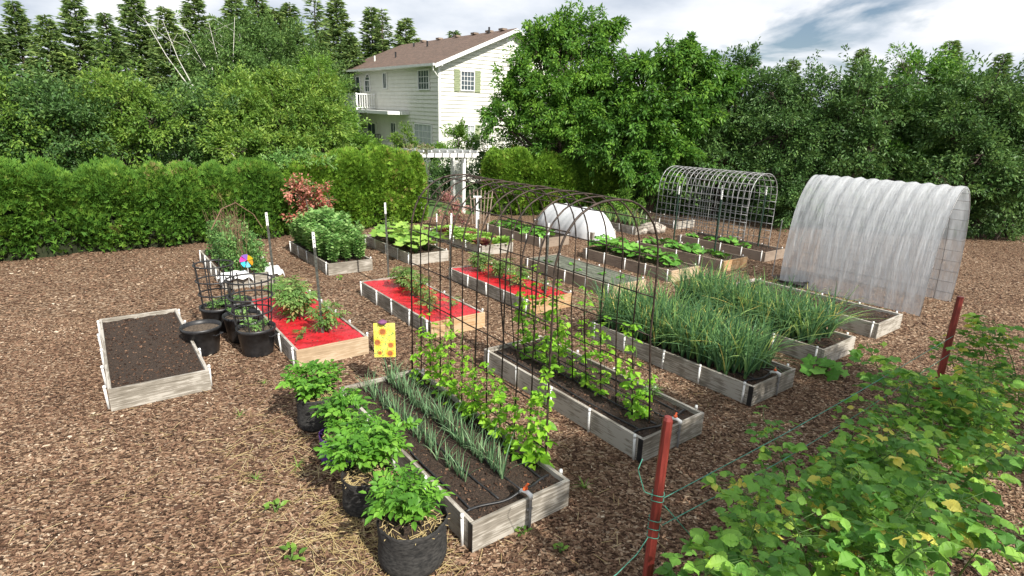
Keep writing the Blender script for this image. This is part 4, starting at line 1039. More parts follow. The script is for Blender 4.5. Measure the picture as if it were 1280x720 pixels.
def woody(name, base, blobs, nsp, nper, lsize, lm, label, cat='tree', group=None, trunk_r=.12, bark=BARK, length=.5, droop=.25, lw=None, leaf=DIA, twigs=.12, shell=.55, stems=1, zmin=.15):
    """blobs are given relative to the base; a crown of many leafy sprays on real limbs"""
    e = empty(name, base, 0, label, cat, group)
    g = G(); P, out, ix = blob_points(blobs, nsp, shell); k = P[:, 2] > zmin; P = P[k]; out = out[k]; ix = ix[k]
    spray_leaves(g, P, out, nper, length, lsize, lw or lsize * .5, leaf, droop)
    g.build('crown', lm, e)
    g = G(); H = max(b[2] for b in blobs)
    trunks = []
    for s_ in range(stems):
        a = s_ * 2.4; sp = 0 if stems == 1 else .25; top = np.array([sp * 2 * math.cos(a), sp * 2 * math.sin(a), H * .8]); tp = [np.array([sp * math.cos(a), sp * math.sin(a), -.05]), np.array([sp * 1.3 * math.cos(a) + .1, sp * 1.3 * math.sin(a), H * .4]), top]
        g.tube([tp[0], (tp[0] + tp[1]) / 2 + [.03, .02, 0], tp[1], (tp[1] + top) / 2 + [-.05, .03, 0], top], np.array([1.15, .95, .8, .6, .35]) * trunk_r, 9); trunks.append(tp)
    for bi, b in enumerate(blobs):
        tp = trunks[bi % stems]; q = min(.95, max(.2, b[2] / H * .6)); s0 = tp[0] * (1 - q) ** 2 + 2 * q * (1 - q) * tp[1] + q * q * tp[2]; c = np.array(b[:3], float)
        md = (s0 + c) / 2 + np.array([random.uniform(-.15, .15), random.uniform(-.15, .15), .1 * b[5]])
        g.tube([s0, md, c], np.array([.5, .35, .2]) * trunk_r, 6)
        sel = np.where(ix == bi)[0]; sel = sel[:max(2, int(len(sel) * twigs))]
        for j in sel:
            st = c + (s0 - c) * random.uniform(-.05, .35)
            g.tube([st, (st + P[j]) / 2 + R_.randn(3) * .08, P[j] + out[j] * length * .5], np.array([.16, .1, .04]) * trunk_r, 4, cap=False)
    g.build('trunk', bark, e, smooth=True)
    return e


def rel(x, y, Y, base):       # crown lobe centre relative to its tree
    return at(x, y, Y) - np.array(base)


def lobes(base, items):
    out = []
    for (x, y, Y, rx, ry, rz) in items:
        c = rel(x, y, Y, base); out.append((c[0], c[1], c[2], rx, ry, rz))
    return out


# cherry trees
b = np.array([1.6, 23.4, 0])
woody('cherry_tree', b, lobes(b, [(655, 95, 23.2, .8, .9, .9), (690, 60, 23.6, 1., 1., .95), (668, 55, 23.4, .45, .5, .7), (722, 35, 23.6, .55, .6, .75), (740, 60, 23.8, .8, .9, .9), (760, 30, 23.8, .35, .4, .5), (700, 30, 23.4, .28, .3, .5), (635, 125, 22.8, .75, .8, .6), (690, 110, 22.6, 1.2, 1., .9), (740, 110, 23, 1.2, 1., 1.), (765, 85, 23.5, .6, .7, .5), (712, 8+22, 23.5, .25, .25, .5), (672, 28+16, 23.5, .25, .3, .45), (766, 18+14, 23.8, .3, .3, .35), (715, 150, 22.4, 1.3, 1., .8), (660, 150, 22.5, .8, .8, .6), (630, 100, 22.8, .45, .5, .4), (622, 145, 22.4, .5, .5, .4), (750, 150, 22.2, 1., 1., .7), (700, 175, 22.0, 1.1, .9, .6), (745, 180, 21.8, 1., .9, .6), (640, 165, 22.2, .7, .7, .4)]),
      2900, 17, .15, L_CHERRY, 'tall cherry tree with ragged upright branches beside the house', 'tree', None, .16, droop=.5, length=.42, shell=.35)
b = np.array([5.4, 22.6, 0])
woody('cherry_tree', b, lobes(b, [(800, 90, 22.2, .8, .9, .65), (835, 78, 22, 1., 1., .65), (870, 75, 22, .7, .8, .4), (855, 62, 22, .5, .6, .3), (885, 66, 22.2, .35, .4, .22), (815, 120, 21.8, 1.1, 1., .7), (860, 115, 21.8, 1.1, 1., .7), (800, 150, 21.2, 1., .9, .6), (850, 160, 21.4, .9, .9, .6), (895, 100, 22.2, .7, .8, .6), (770, 130, 22.2, .8, .8, .7), (825, 185, 21.2, .55, .6, .4), (775, 165, 21.4, .9, .8, .6), (780, 200, 21, .9, .8, .6), (845, 195, 20.8, .9, .8, .6), (815, 215, 20.6, .8, .7, .5), (875, 150, 21.6, .9, .8, .6)]),
      2200, 18, .17, L_CHERRY, 'broad cherry tree with bright drooping leaves in the middle of the tree line', 'tree', None, .15, droop=.6, length=.42, shell=.4)
b = np.array([8.2, 23, 0])
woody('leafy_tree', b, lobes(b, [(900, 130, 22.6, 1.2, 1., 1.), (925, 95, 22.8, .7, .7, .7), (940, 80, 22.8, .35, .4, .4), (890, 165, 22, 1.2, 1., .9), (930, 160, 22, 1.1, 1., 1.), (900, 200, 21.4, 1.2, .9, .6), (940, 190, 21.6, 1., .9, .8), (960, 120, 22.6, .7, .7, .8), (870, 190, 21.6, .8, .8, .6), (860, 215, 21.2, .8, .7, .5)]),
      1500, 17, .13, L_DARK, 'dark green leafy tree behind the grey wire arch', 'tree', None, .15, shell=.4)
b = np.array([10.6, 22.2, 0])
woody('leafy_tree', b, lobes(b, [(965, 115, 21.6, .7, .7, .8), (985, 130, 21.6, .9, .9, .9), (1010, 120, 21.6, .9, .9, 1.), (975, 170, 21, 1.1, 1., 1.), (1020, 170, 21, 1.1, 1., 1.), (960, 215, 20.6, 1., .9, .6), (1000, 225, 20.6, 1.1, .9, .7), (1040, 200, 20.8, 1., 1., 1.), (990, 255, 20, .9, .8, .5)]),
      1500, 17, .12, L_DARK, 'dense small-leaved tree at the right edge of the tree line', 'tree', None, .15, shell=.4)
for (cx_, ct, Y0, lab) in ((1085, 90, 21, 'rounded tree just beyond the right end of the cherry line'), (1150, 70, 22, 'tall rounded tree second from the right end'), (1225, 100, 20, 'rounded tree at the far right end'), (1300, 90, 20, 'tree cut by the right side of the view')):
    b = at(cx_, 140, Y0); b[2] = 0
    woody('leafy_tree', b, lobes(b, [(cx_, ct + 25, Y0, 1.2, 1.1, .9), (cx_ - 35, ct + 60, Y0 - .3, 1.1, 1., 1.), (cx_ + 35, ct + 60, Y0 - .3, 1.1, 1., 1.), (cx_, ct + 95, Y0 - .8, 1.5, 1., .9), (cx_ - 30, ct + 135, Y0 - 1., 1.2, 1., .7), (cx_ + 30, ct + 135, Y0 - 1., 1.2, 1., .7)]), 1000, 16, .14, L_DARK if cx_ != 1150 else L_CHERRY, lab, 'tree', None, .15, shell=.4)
# undergrowth below the trees
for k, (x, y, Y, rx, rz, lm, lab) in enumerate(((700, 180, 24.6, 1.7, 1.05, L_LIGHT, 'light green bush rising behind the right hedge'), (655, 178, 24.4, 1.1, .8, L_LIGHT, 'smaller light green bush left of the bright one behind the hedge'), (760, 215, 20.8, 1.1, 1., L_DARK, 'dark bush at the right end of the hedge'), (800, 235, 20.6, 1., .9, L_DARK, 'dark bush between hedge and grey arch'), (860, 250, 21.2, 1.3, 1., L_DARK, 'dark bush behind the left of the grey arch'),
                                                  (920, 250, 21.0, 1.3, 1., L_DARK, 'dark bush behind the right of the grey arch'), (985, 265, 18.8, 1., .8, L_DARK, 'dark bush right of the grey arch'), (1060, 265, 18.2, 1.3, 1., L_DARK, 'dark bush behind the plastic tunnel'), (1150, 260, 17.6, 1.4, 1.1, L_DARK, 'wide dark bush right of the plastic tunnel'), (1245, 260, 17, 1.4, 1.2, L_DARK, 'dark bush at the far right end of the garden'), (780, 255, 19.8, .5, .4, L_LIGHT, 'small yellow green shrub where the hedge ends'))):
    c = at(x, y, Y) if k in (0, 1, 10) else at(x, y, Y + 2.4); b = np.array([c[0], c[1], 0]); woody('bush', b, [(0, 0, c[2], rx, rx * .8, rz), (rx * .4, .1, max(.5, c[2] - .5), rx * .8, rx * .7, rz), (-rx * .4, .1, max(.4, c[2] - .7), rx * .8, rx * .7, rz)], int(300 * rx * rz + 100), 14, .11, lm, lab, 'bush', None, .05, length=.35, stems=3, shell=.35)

# shrubs left, behind the hedge
b = np.array([-7.6, 21.5, 0])
woody('large_shrub', b, lobes(b, [(330, 130, 21, 1.4, 1.1, .9), (380, 120, 21.4, 1.3, 1.1, .8), (300, 150, 19.6, 1.2, 1., .9), (345, 165, 19.4, 1.4, 1., .85), (395, 160, 20.2, 1.2, 1., .8), (300, 185, 18.3, 1.2, .9, .6), (355, 188, 18.6, 1.3, .9, .5), (405, 188, 19.6, .9, .9, .45), (325, 140, 20, 1.1, 1., .8), (375, 142, 20.4, 1.1, 1., .8), (345, 105, 21, .5, .5, .4), (300, 115, 21, .7, .7, .5), (395, 100, 21.4, .35, .4, .4)]),
      3200, 16, .12, L_LILAC, 'broad yellow green shrub rising behind the left hedge', 'shrub', None, .1, stems=5, length=.4, shell=.45)
b = at(412, 180, 22.6); b[2] = 0
woody('leafy_tree', b, lobes(b, [(408, 152, 22.6, .7, .7, .7), (428, 174, 22.2, .7, .8, .5), (420, 146, 22.6, .35, .4, .4), (402, 125, 23, .5, .5, .5), (418, 108, 23, .22, .25, .35), (395, 88, 23.5, .3, .35, .5), (452, 186, 22.2, .5, .6, .3), (405, 110, 23, .35, .4, .5)]),
      900, 16, .12, L_LIGHT, 'light green young tree in front of the house balcony', 'tree', None, .08, shell=.4)
for k, (cx_, cy_, Y0, lab) in enumerate(((235, 150, 19.5, 'green shrub left of the broad shrub'), (150, 140, 18.5, 'green shrub second from the left side'), (55, 150, 17.5, 'green shrub near the left side of the garden'), (-30, 150, 17, 'green shrub cut by the left side of the view'))):
    b = at(cx_, 140, Y0); b[2] = 0
    woody('large_shrub', b, lobes(b, [(cx_, cy_ - 15, Y0, 1.3, 1.1, .8), (cx_ - 40, cy_ + 15, Y0 - .3, 1.2, 1., .9), (cx_ + 40, cy_ + 15, Y0 - .3, 1.2, 1., .9), (cx_, cy_ + 50, Y0 - .5, 1.6, 1., .8)]), 900, 15, .12, L_LILAC if k % 2 else L_DARK, lab, 'shrub', None, .1, stems=4, shell=.45)
# birches with white stems
for k, (cx_, Y0, tp, lab) in enumerate(((318, 29, 30, 'birch tree with forked white stems at the upper left'), (352, 31, 38, 'birch tree right of the forked white one'), (284, 27, 50, 'pale stemmed birch at the left edge of the photo'), (392, 33, 62, 'leafy birch left of the house roof'))):
    b = at(cx_, 140, Y0); b[2] = 0
    e = woody('birch_tree', b, lobes(b, [(cx_, tp + 12, Y0, .9, .9, 1.2), (cx_ - 20, tp + 32, Y0, 1.1, 1.1, 1.2), (cx_ + 20, tp + 38, Y0, 1.1, 1.1, 1.2), (cx_, tp + 66, Y0, 1.7, 1.3, 1.4), (cx_ - 25, tp + 75, Y0, 1.2, 1.2, 1.2), (cx_ + 25, tp + 75, Y0, 1.2, 1.2, 1.2)]), 1200, 13, .14, L_BIRCH, lab, 'birch tree', 'birch trees', .1, BARKW, shell=.4, twigs=.02, length=.5)
    if k > 2: continue
    g = G(); c0 = np.array([0, -1.9, 3.6])
    for s_ in range(3 if k == 0 else 2):
        a = s_ * 1.0 - 1.5 + random.uniform(-.3, .3); sp = math.sin(a) * 1.7; z1 = 5.6 + 1.2 * random.random()
        P = [c0, c0 + [sp * .25, -.35, .9], c0 + [sp * .6, -.6, (z1 - 3.4) * .7], c0 + [sp * 1.0, -.7, z1 - 3.4 + .6]]
        g.tube(P, [.04, .026, .014, .005], 6)
        for q in range(2):
            w_ = .4 + .25 * q; p_ = np.array(P[1]) * (1 - w_) + np.array(P[3]) * w_; g.tube([p_, p_ + [random.uniform(-.6, .6), -.1, .45], p_ + [random.uniform(-1., 1.), -.1, .95]], [.01, .006, .003], 4)
    g.build('limb', BARKW, e, smooth=True)


# conifers
def conifer_mesh(h, r, nb, nper, seed=0, droop=.25, sparse=1., fr=.5):
    g = G(); P = []; D = []; T_ = G()
    T_.tube([(0, 0, -.1), (0, 0, h * .5), (0, 0, h)], [h * .014 + .05, h * .009 + .02, .015], 7)
    for k in range(nb):
        q = .06 + .93 * (k + random.random()) / nb; z = h * q; L = r * (1 - q) ** .8 * random.uniform(.6, 1.15) + .15; a = random.random() * 6.28
        d = np.array([math.cos(a), math.sin(a), .25 - droop * 1.2 * (1 - q)]); pts = [np.array([0, 0, z]), np.array([0, 0, z]) + d * L * .5, np.array([0, 0, z]) + d * L + [0, 0, .10 * L]]
        T_.tube(pts, [.022, .013, .004], 4, cap=False)
        m_ = max(4, int(nper * L / r * sparse)); s_ = .18 + .82 * R_.rand(m_)
        p = np.array([pts[0] * (1 - x) ** 2 + 2 * x * (1 - x) * pts[1] + x * x * pts[2] for x in s_]); side = np.array([-d[1], d[0], 0]); sg = R_.choice([-1, 1], m_)
        P.append(p); D.append(d * .8 + side[None] * (sg * (.4 + .6 * R_.rand(m_)))[:, None] + np.array([0, 0, -.35]) * R_.rand(m_)[:, None] + .15 * R_.randn(m_, 3))
    P = np.concatenate(P); D = np.concatenate(D); n = len(P)
    g.stamp(*DIA, P, D, np.array([0, 0, 1.]) + .5 * R_.randn(n, 3), fr * (.6 + .7 * R_.rand(n)), fr * .26)
    return g.mesh('crown', L_FIR), T_.mesh('trunk', BARK, True)


CON = [conifer_mesh(14, 3.3, 420, 80), conifer_mesh(14, 2.8, 400, 70), conifer_mesh(14, 3.7, 440, 80, droop=.35), conifer_mesh(14, 2.3, 220, 40, droop=.1)]
cl = [(293, -8, 46, 0), (320, -14, 48, 1), (342, 10, 44, 0), (362, 4, 46, 2), (392, -4, 42, 3), (420, -2, 44, 0), (464, 8, 50, 1), (477, 10, 48, 3), (507, 22, 48, 0), (436, 40, 42, 2), (567, 38, 56, 1), (993, 74, 40, 1), (270, 20, 42, 2), (310, 40, 40, 2), (380, 60, 38, 0), (400, 40, 46, 2),
      (240, -12, 47, 1), (205, 8, 44, 0), (165, -10, 47, 2), (130, 15, 43, 1), (90, -6, 46, 0), (55, 18, 43, 2), (15, 0, 46, 1), (-20, 10, 44, 0), (1080, 60, 42, 1), (1130, 78, 40, 0), (1190, 50, 44, 2), (1255, 66, 42, 1)]
names_ = ['conifer with its top out of frame at the upper left', 'tall conifer second from the left edge of the photo', 'shorter conifer third from the left edge of the photo', 'full conifer fourth from the left edge of the photo', 'thin see-through conifer left of the house', 'tall dense conifer just left of the house roof', 'left conifer of the pair behind the house roof', 'sparse right conifer of the pair behind the house roof', 'shorter conifer standing right of the pair behind the roof', 'low conifer close behind the left end of the roof', 'tiny conifer tip showing over the roof ridge', 'thin grey conifer tip at the right edge of the photo', 'dark conifer at the left edge of the photo, lower than its neighbours', 'low conifer behind the white birch', 'low dark conifer between birches and house', 'mid height conifer behind the thin one']
for i, (x, y, Y, m_) in enumerate(cl):
    tp = at(x, y, Y); sc = tp[2] / 14.
    lab = names_[i] if i < len(names_) else ('%s conifer in the row from the left end of the view' % ['eighth', 'seventh', 'sixth', 'fifth', 'fourth', 'third', 'second', 'first'][i - 16] if i < 24 else ['tall conifer above the rounded trees at the right', 'lower conifer second in the right group', 'tallest conifer of the right group', 'last conifer of the right group'][i - 24])
    e = empty('conifer_tree', (tp[0], tp[1], 0), random.random() * 6, lab, 'conifer', 'conifers behind the garden'); e.scale = (sc * 1.12, sc * 1.12, sc)
    put('crown', CON[m_][0], e); put('trunk', CON[m_][1], e)


# arborvitae hedges
FAN = ([(0, 0, 0), (.35, .22, .02), (.8, .5, 0), (.62, .16, .03), (1, .02, -.05), (.62, -.16, .03), (.8, -.5, 0), (.35, -.22, .02)], [(0, 1, 2, 3), (0, 3, 4, 5), (0, 5, 6, 7)])


def hedge(name, p0, p1, depth, h0, h1, n, label, lm=L_THUJA, lump=.12):
    p0 = np.array(p0, float); p1 = np.array(p1, float); L = np.linalg.norm(p1 - p0); d = (p1 - p0) / L; nrm = np.array([d[1], -d[0]])
    if nrm[1] > 0: nrm = -nrm          # toward the camera
    e = empty(name, (p0[0], p0[1], 0), 0, label, 'hedge')
    fp = R_.rand(6) * 6
    def bul(s_, z): return lump * (np.sin(s_ * 2.1 + fp[0]) * .6 + np.sin(s_ * 5.3 + z * 3 + fp[1]) * .5 + .9 * (abs(np.sin(s_ * 3.6 + .8 * np.sin(s_ * 1.7) + fp[4])) ** .7 - .5) + np.sin(s_ * 1.1 + z * 7 + fp[2]) * .4)
    def surf(s_, th):     # th 0 front bottom .. 1 back bottom
        h = h0 + (h1 - h0) * s_ / L + lump * .45 * np.sin(s_ * 1.3 + fp[3]) + lump * .35 * np.sin(s_ * 4.1 + fp[4]) + lump * .3 * np.sin(s_ * 9 + fp[2]) + .16 * (abs(np.sin(s_ * 3.6 + .8 * np.sin(s_ * 1.7) + fp[4])) ** .6 - .5)
        a = PI * th; k = .42
        xx = np.sign(np.cos(a)) * abs(np.cos(a)) ** k * depth / 2; zz = h * np.sin(a) ** k
        endr = np.clip(np.minimum(s_, L - s_) / .45, 0.02, 1) ** .5
        xx = xx * endr; zz = zz * (.55 + .45 * endr)
        off = nrm[None] * (xx + np.sign(xx) * bul(s_, zz))[:, None]
        P = np.stack([d[0] * s_ + off[:, 0], d[1] * s_ + off[:, 1], zz + bul(s_, xx) * .6 * (zz > .5 * h)], -1)
        P[:, :2] -= nrm * depth / 2
        return P, np.stack([nrm[0] * np.cos(a) * 1.0, nrm[1] * np.cos(a) * 1.0, np.sin(a) ** 3 * 1.0], -1)
    s_ = R_.rand(n) * L; th = R_.rand(n) ** 1.35 * .78
    P, N = surf(s_, th); k = R_.rand(n) * .17 - .10 + .16 * (R_.rand(n) < .03) * R_.rand(n)
    hole = np.sin(s_ * 6.1 + 2 * np.sin(th * 21)) * np.sin(th * 33 + 1.7 * np.sin(s_ * 2.7)) + .35 * R_.randn(n); keep = hole > -.72
    s_, th, P, N, k = s_[keep], th[keep], P[keep], N[keep], k[keep]; n = len(s_)
    P = P + N * k[:, None]; P[:, 2] = np.maximum(P[:, 2], .02)
    D = N * .8 + np.array([0, 0, .75]) + .5 * R_.randn(n, 3)
    side = rdir(n); g = G(); rn = R_.rand(n) * .75 + .1 + .25 * (P[:, 2] > h0 * .93) * (R_.rand(n) < .5) * (np.sin(s_ * 1.3 + fp[5]) > .1)
    g.stamp(*FAN, P, D, np.cross(D, side), .11 + .08 * R_.rand(n), .10 + .05 * R_.rand(n), rn); g.build('foliage', lm, e)
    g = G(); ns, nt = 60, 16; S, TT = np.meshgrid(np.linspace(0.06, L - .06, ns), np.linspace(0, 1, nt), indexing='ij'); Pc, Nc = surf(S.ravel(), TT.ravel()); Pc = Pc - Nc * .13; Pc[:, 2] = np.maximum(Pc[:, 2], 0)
    i, j = np.meshgrid(np.arange(ns - 1), np.arange(nt - 1), indexing='ij'); b_ = (i * nt + j).ravel(); g.add(Pc, np.stack([b_, b_ + nt, b_ + nt + 1, b_ + 1], -1)); g.build('dark_core', CORE, e)  # solid shell, coloured dark for the shade between the sprays
    return e


hedge('cedar_hedge', (-14, 9.6), (-6.2, 16.0), 1.4, 1.85, 1.75, 60000, 'dark green clipped cedar hedge along the left side', L_THUJA2)
hedge('cedar_hedge', (-6.4, 16.0), (-2.75, 18.9), 1.5, 1.95, 2.2, 52000, 'bright green cedar hedge bulging left of the white arbor')
hedge('cedar_hedge', (-1.05, 20.8), (4.6, 22.6), 1.4, 2.4, 1.5, 48000, 'cedar hedge with brown scorched tops right of the white arbor')

# red flowering shrub before the hedge
b = gp(392, 297); b[2] = 0
woody('red_shrub', b, [(-.55, 0, 1.25, .5, .4, .3), (.35, 0, 1.2, .45, .35, .33), (.05, 0, 1., .5, .4, .4), (.45, -.05, 1.45, .25, .25, .25), (-.1, 0, .6, .5, .4, .4)], 230, 9, .085, L_RED, 'shrub with coral red young leaves in front of the cedar hedge', 'shrub', None, .03, stems=3, length=.25, lw=.055, leaf=OVA)
b = gp(380, 290); woody('green_shrub', (b[0], b[1] + .3, 0), [(-.4, .1, 1.9, .6, .4, .35), (.3, .1, 1.95, .5, .4, .3), (-.9, .1, 1.9, .4, .4, .3)], 200, 10, .1, L_FAVA, 'grey green shrub above the coral red one against the hedge', 'shrub', None, .03, stems=3, length=.25)
b = gp(561, 292); woody('pink_shrub', (b[0], b[1] + .5, 0), [(0, 0, .75, .35, .3, .4), (.1, 0, .4, .4, .3, .3)], 120, 9, .08, leafmat('pink_leaf', [(0, (.2, .14, .08)), (.5, (.45, .2, .2)), (1, (.3, .36, .12))]), 'low pink tinged shrub at the foot of the arbor', 'shrub', None, .02, stems=3, length=.2, leaf=OVA)
# fan trellis and short white post by the arbor
tb = gp(602, 280); e = empty('slat_trellis', (tb[0], tb[1], 0), .2, 'brown slatted fan trellis standing right of the arbor', 'trellis')
for k in range(7):
    g = G(); g.bar((-.3 + .09 * k, 0, 0), (-.42 + .13 * k, 0, 1.15 + .03 * math.sin(k)), .035, .018); g.build('slat', W_BROWN, e)
g = G(); g.bar((-.4, -.02, .85), (.4, -.02, .9), .03, .02); g.build('rail', W_BROWN, e)
wp = gp(596, 285); e = empty('white_post', (wp[0], wp[1], 0), .2, 'short white post with a crosspiece in front of the slatted trellis', 'post')
g = G(); g.box((0, 0, .5), (.07, .07, 1.)); g.build('shaft', WHITE, e)
g = G(); g.box((0, 0, 1.02), (.26, .09, .045)); g.build('crosspiece', WHITE, e)
wp = gp(564, 294); e = empty('white_post', (wp[0], wp[1], 0), .2, 'slim white post standing among the lettuces', 'post')
g = G(); g.tube([(0, 0, 0), (0, 0, .62)], .03, 10); g.build('shaft', PVC, e, smooth=True)
g = G(); g.tube([(0, 0, .62), (0, 0, .66)], [.038, .03], 10); g.build('cap', PVC, e, smooth=True)

# white arbor
ab = np.array([-1.95, 21.3, 0]); AR = RZ - .1
e = empty('garden_arbor', ab, AR, 'white wooden arbor with slatted top at the gap in the hedge', 'arbor')
for (x, y) in ((0, 0), (0, .95), (-1.75, 0), (-1.75, .95)):
    g = G(); g.box((x, y, 1.1), (.12, .12, 2.2)); g.build('post', WHITE, e)
for y in (-.09, .09, .86, 1.04):
    g = G(); g.box((-.87, y, 2.16), (2.7, .04, .15)); g.box((.52, y, 2.2), (.12, .038, .09)); g.build('beam', WHITE, e)
for k in range(9):
    g = G(); x = .3 - k * .3; g.box((x, .47, 2.29), (.045, 1.75, .1)); g.box((x, -.45, 2.32), (.043, .14, .06)); g.build('rafter', WHITE, e)
for k in range(8):
    g = G(); g.box((0.0, .12 + .1 * k, 1.1), (.02, .025, 1.7)); g.build('lattice_slat', WHITE, e)
for z in (.5, 1.1, 1.7):
    g = G(); g.box((0.022, .47, z), (.02, .84, .03)); g.build('lattice_rail', WHITE, e)
woody('climbing_rose', ab + np.array([-1.6, -1.0, 0]), [(-.3, 0, 2.25, .7, .4, .16), (.5, .3, 2.35, .6, .35, .14), (-.1, .2, 1.4, .25, .25, .7)], 170, 8, .09, leafmat('rose_leaf', [(0, (.12, .1, .05)), (.5, (.2, .26, .09)), (1, (.4, .26, .2))]), 'sparse climbing rose over the left of the white arbor', 'climbing plant', None, .02, stems=2, length=.2)

# ------------------------------------------------------------------ house
HS = 1.15; TILT = rad(2.0); HC = np.array([-3.7408, 28., 0.]); EYE = 2.9
q = (HC - np.array([0, 0, EYE])) * HS; ct, st_ = math.cos(TILT), math.sin(TILT)
hw = np.array([q[0], ct * q[1] - st_ * q[2], st_ * q[1] + ct * q[2] + CH])
house = empty('house', hw, 0, 'two-storey cream clapboard house with brown shingle roof and balcony', 'house')
house.matrix_world = Matrix.Translation(hw) @ Matrix.Rotation(TILT, 4, 'X') @ Matrix.Rotation(rad(37.4), 4, 'Z') @ Matrix.Scale(HS, 4)
SID = pmat('cream_siding', (.66, .65, .58), (.72, .71, .64), 3, .6, .05); TRIM = pmat('white_trim', (.74, .74, .72), (.8, .8, .78), 3, .5, 0)
GLASS, t, p = nodes('window_glass'); p.inputs['Base Color'].default_value = (.06, .08, .09, 1); p.inputs['Roughness'].default_value = .08; p.inputs['Specular IOR Level'].default_value = .8
CURT = pmat('window_curtain', (.3, .33, .34), (.5, .52, .52), 6, .8, 0, stretch=(6, 6, .3))
SHUT = pmat('sage_shutter', (.24, .28, .16), (.3, .34, .2), 6, .6, 0); GUT = pmat('gutter_paint', (.66, .66, .62), (.74, .74, .7), 4, .5, 0)
SHING, t, p = nodes('brown_shingles')
br = t.nodes.new('ShaderNodeTexBrick'); tc = t.nodes.new('ShaderNodeTexCoord'); mp = t.nodes.new('ShaderNodeMapping'); mp.inputs['Rotation'].default_value = (0, 0, PI / 2); link(t, tc.outputs['Object'], mp.inputs[0]); link(t, mp.outputs[0], br.inputs['Vector'])
br.inputs['Color1'].default_value = (.17, .11, .08, 1); br.inputs['Color2'].default_value = (.11, .075, .055, 1); br.inputs['Mortar'].default_value = (.07, .045, .035, 1); br.inputs['Scale'].default_value = 1; br.inputs['Mortar Size'].default_value = .012; br.inputs['Brick Width'].default_value = .25; br.inputs['Row Height'].default_value = .13
nf, _ = noise(t, 12, 5); mxr = t.nodes.new('ShaderNodeMixRGB'); mxr.blend_type = 'OVERLAY'; mxr.inputs[0].default_value = .5; link(t, br.outputs[0], mxr.inputs[1]); link(t, ramp(t, nf, [(.3, (.3,) * 3), (.7, (.7,) * 3)]), mxr.inputs[2]); link(t, mxr.outputs[0], p.inputs['Base Color']); p.inputs['Roughness'].default_value = .95
bump(t, p, br.outputs['Fac'], .4, .02)
HL, HWD, ZB = 11.75, 8.4, -1.6; SL = .413; EV = 4.72
def roofz(x): return EV + SL * (min(x, HWD - x) + .42)
# long wall (plane x=0, y from 0 to HL), lap siding
lap = .19
g = G(); z = ZB
while z < roofz(0) - .14:
    z1 = min(z + lap, roofz(0) - .14); g.add([(-.004, 0, z1), (-.004, HL, z1), (-.045, HL, z), (-.045, 0, z), (.0, 0, z), (.0, HL, z)], [(0, 1, 2, 3), (3, 2, 5, 4)]); z += lap
g.add([(0.05, 0, ZB), (0.05, HL, ZB), (.05, HL, 4.8), (.05, 0, 4.8)], [(0, 1, 2, 3)]); g.build('side_wall', SID, house)
g = G(); z = ZB
while z < roofz(HWD / 2) - .16:
    z1 = min(z + lap, roofz(HWD / 2) - .16)
    def ext(zz):
        if zz <= roofz(0) - .14: return 0., HWD
        x = (zz + .14 - EV) / SL - .42; return min(x, HWD / 2 - .01), max(HWD - x, HWD / 2 + .01)
    a0, a1 = ext(z); c0, c1 = ext(z1)
    g.add([(c0, -.004, z1), (c1, -.004, z1), (a1, -.04, z), (a0, -.04, z), (a0, 0, z), (a1, 0, z)], [(0, 3, 2, 1), (3, 4, 5, 2)]); z += lap
g.add([(0, .05, ZB), (HWD, .05, ZB), (HWD, .05, 4.8), (HWD / 2, .05, 6.4), (0, .05, 4.8)], [(0, 1, 2, 3, 4)]); g.build('gable_wall', SID, house)
g = G(); g.add([(HWD, 0, ZB), (HWD, HL, ZB), (HWD, HL, 4.75), (HWD, 0, 4.75)], [(0, 1, 2, 3)]); g.add([(0, HL, ZB), (HWD, HL, ZB), (HWD, HL, 4.75), (HWD / 2, HL, 6.4), (0, HL, 4.75)], [(0, 4, 3, 2, 1)]); g.build('rear_wall', SID, house)
g = G(); g.box((-.015, -.015, (ZB + 4.72) / 2), (.1, .1, 4.7 - ZB)); g.build('corner_trim', TRIM, house)
# roof
y0, y1 = -.38, HL + .5
g = G(); ap = (HWD / 2, EV + SL * (HWD / 2 + .42)); th_ = .13
for sgn in (0, 1):
    ex = -.42 if sgn == 0 else HWD + .42
    V = [(ex, y0, EV), (ex, y1, EV), (ap[0], y1, ap[1]), (ap[0], y0, ap[1]), (ex, y0, EV - .02), (ex, y1, EV - .02), (ap[0], y1, ap[1] - .03), (ap[0], y0, ap[1] - .03)]
    g.add(V, [(0, 1, 2, 3), (0, 3, 7, 4), (4, 7, 6, 5), (1, 5, 6, 2), (0, 4, 5, 1)])
rf = g.build('roof', SHING, house)
g = G()
for sgn in (-1, 1):
    ex = -.42 if sgn < 0 else HWD + .42
    for yy in (y0 - .02, y1 + .02):
        g = G(); g.add([(ex, yy - .015, EV - .02), (ap[0], yy - .015, ap[1] - .02), (ap[0], yy - .015, ap[1] - .2), (ex, yy - .015, EV - .2), (ex, yy + .015, EV - .02), (ap[0], yy + .015, ap[1] - .02), (ap[0], yy + .015, ap[1] - .2), (ex, yy + .015, EV - .2)], [(0, 1, 2, 3), (4, 7, 6, 5), (0, 4, 5, 1), (3, 2, 6, 7), (0, 3, 7, 4)]); g.build('rake_board', TRIM, rf)
g = G(); g.add([(-.42, y0, EV - .1), (-.42, y1, EV - .1), (0, y1, EV - .1), (0, y0, EV - .1)], [(0, 1, 2, 3)]); g.add([(-.4, y0, EV - .02), (0, y0, EV + .15), (0, y0, EV - .1), (-.4, y0, EV - .1)], [(0, 1, 2, 3)])
for sgn in (-1, 1):
    ex = -.42 if sgn < 0 else HWD + .42; g.add([(ex, y0, EV - .06), (ap[0], y0, ap[1] - .06), (ap[0], 0, ap[1] - .06), (ex, 0, EV - .06)], [(0, 1, 2, 3)])
g.build('soffit', TRIM, rf)
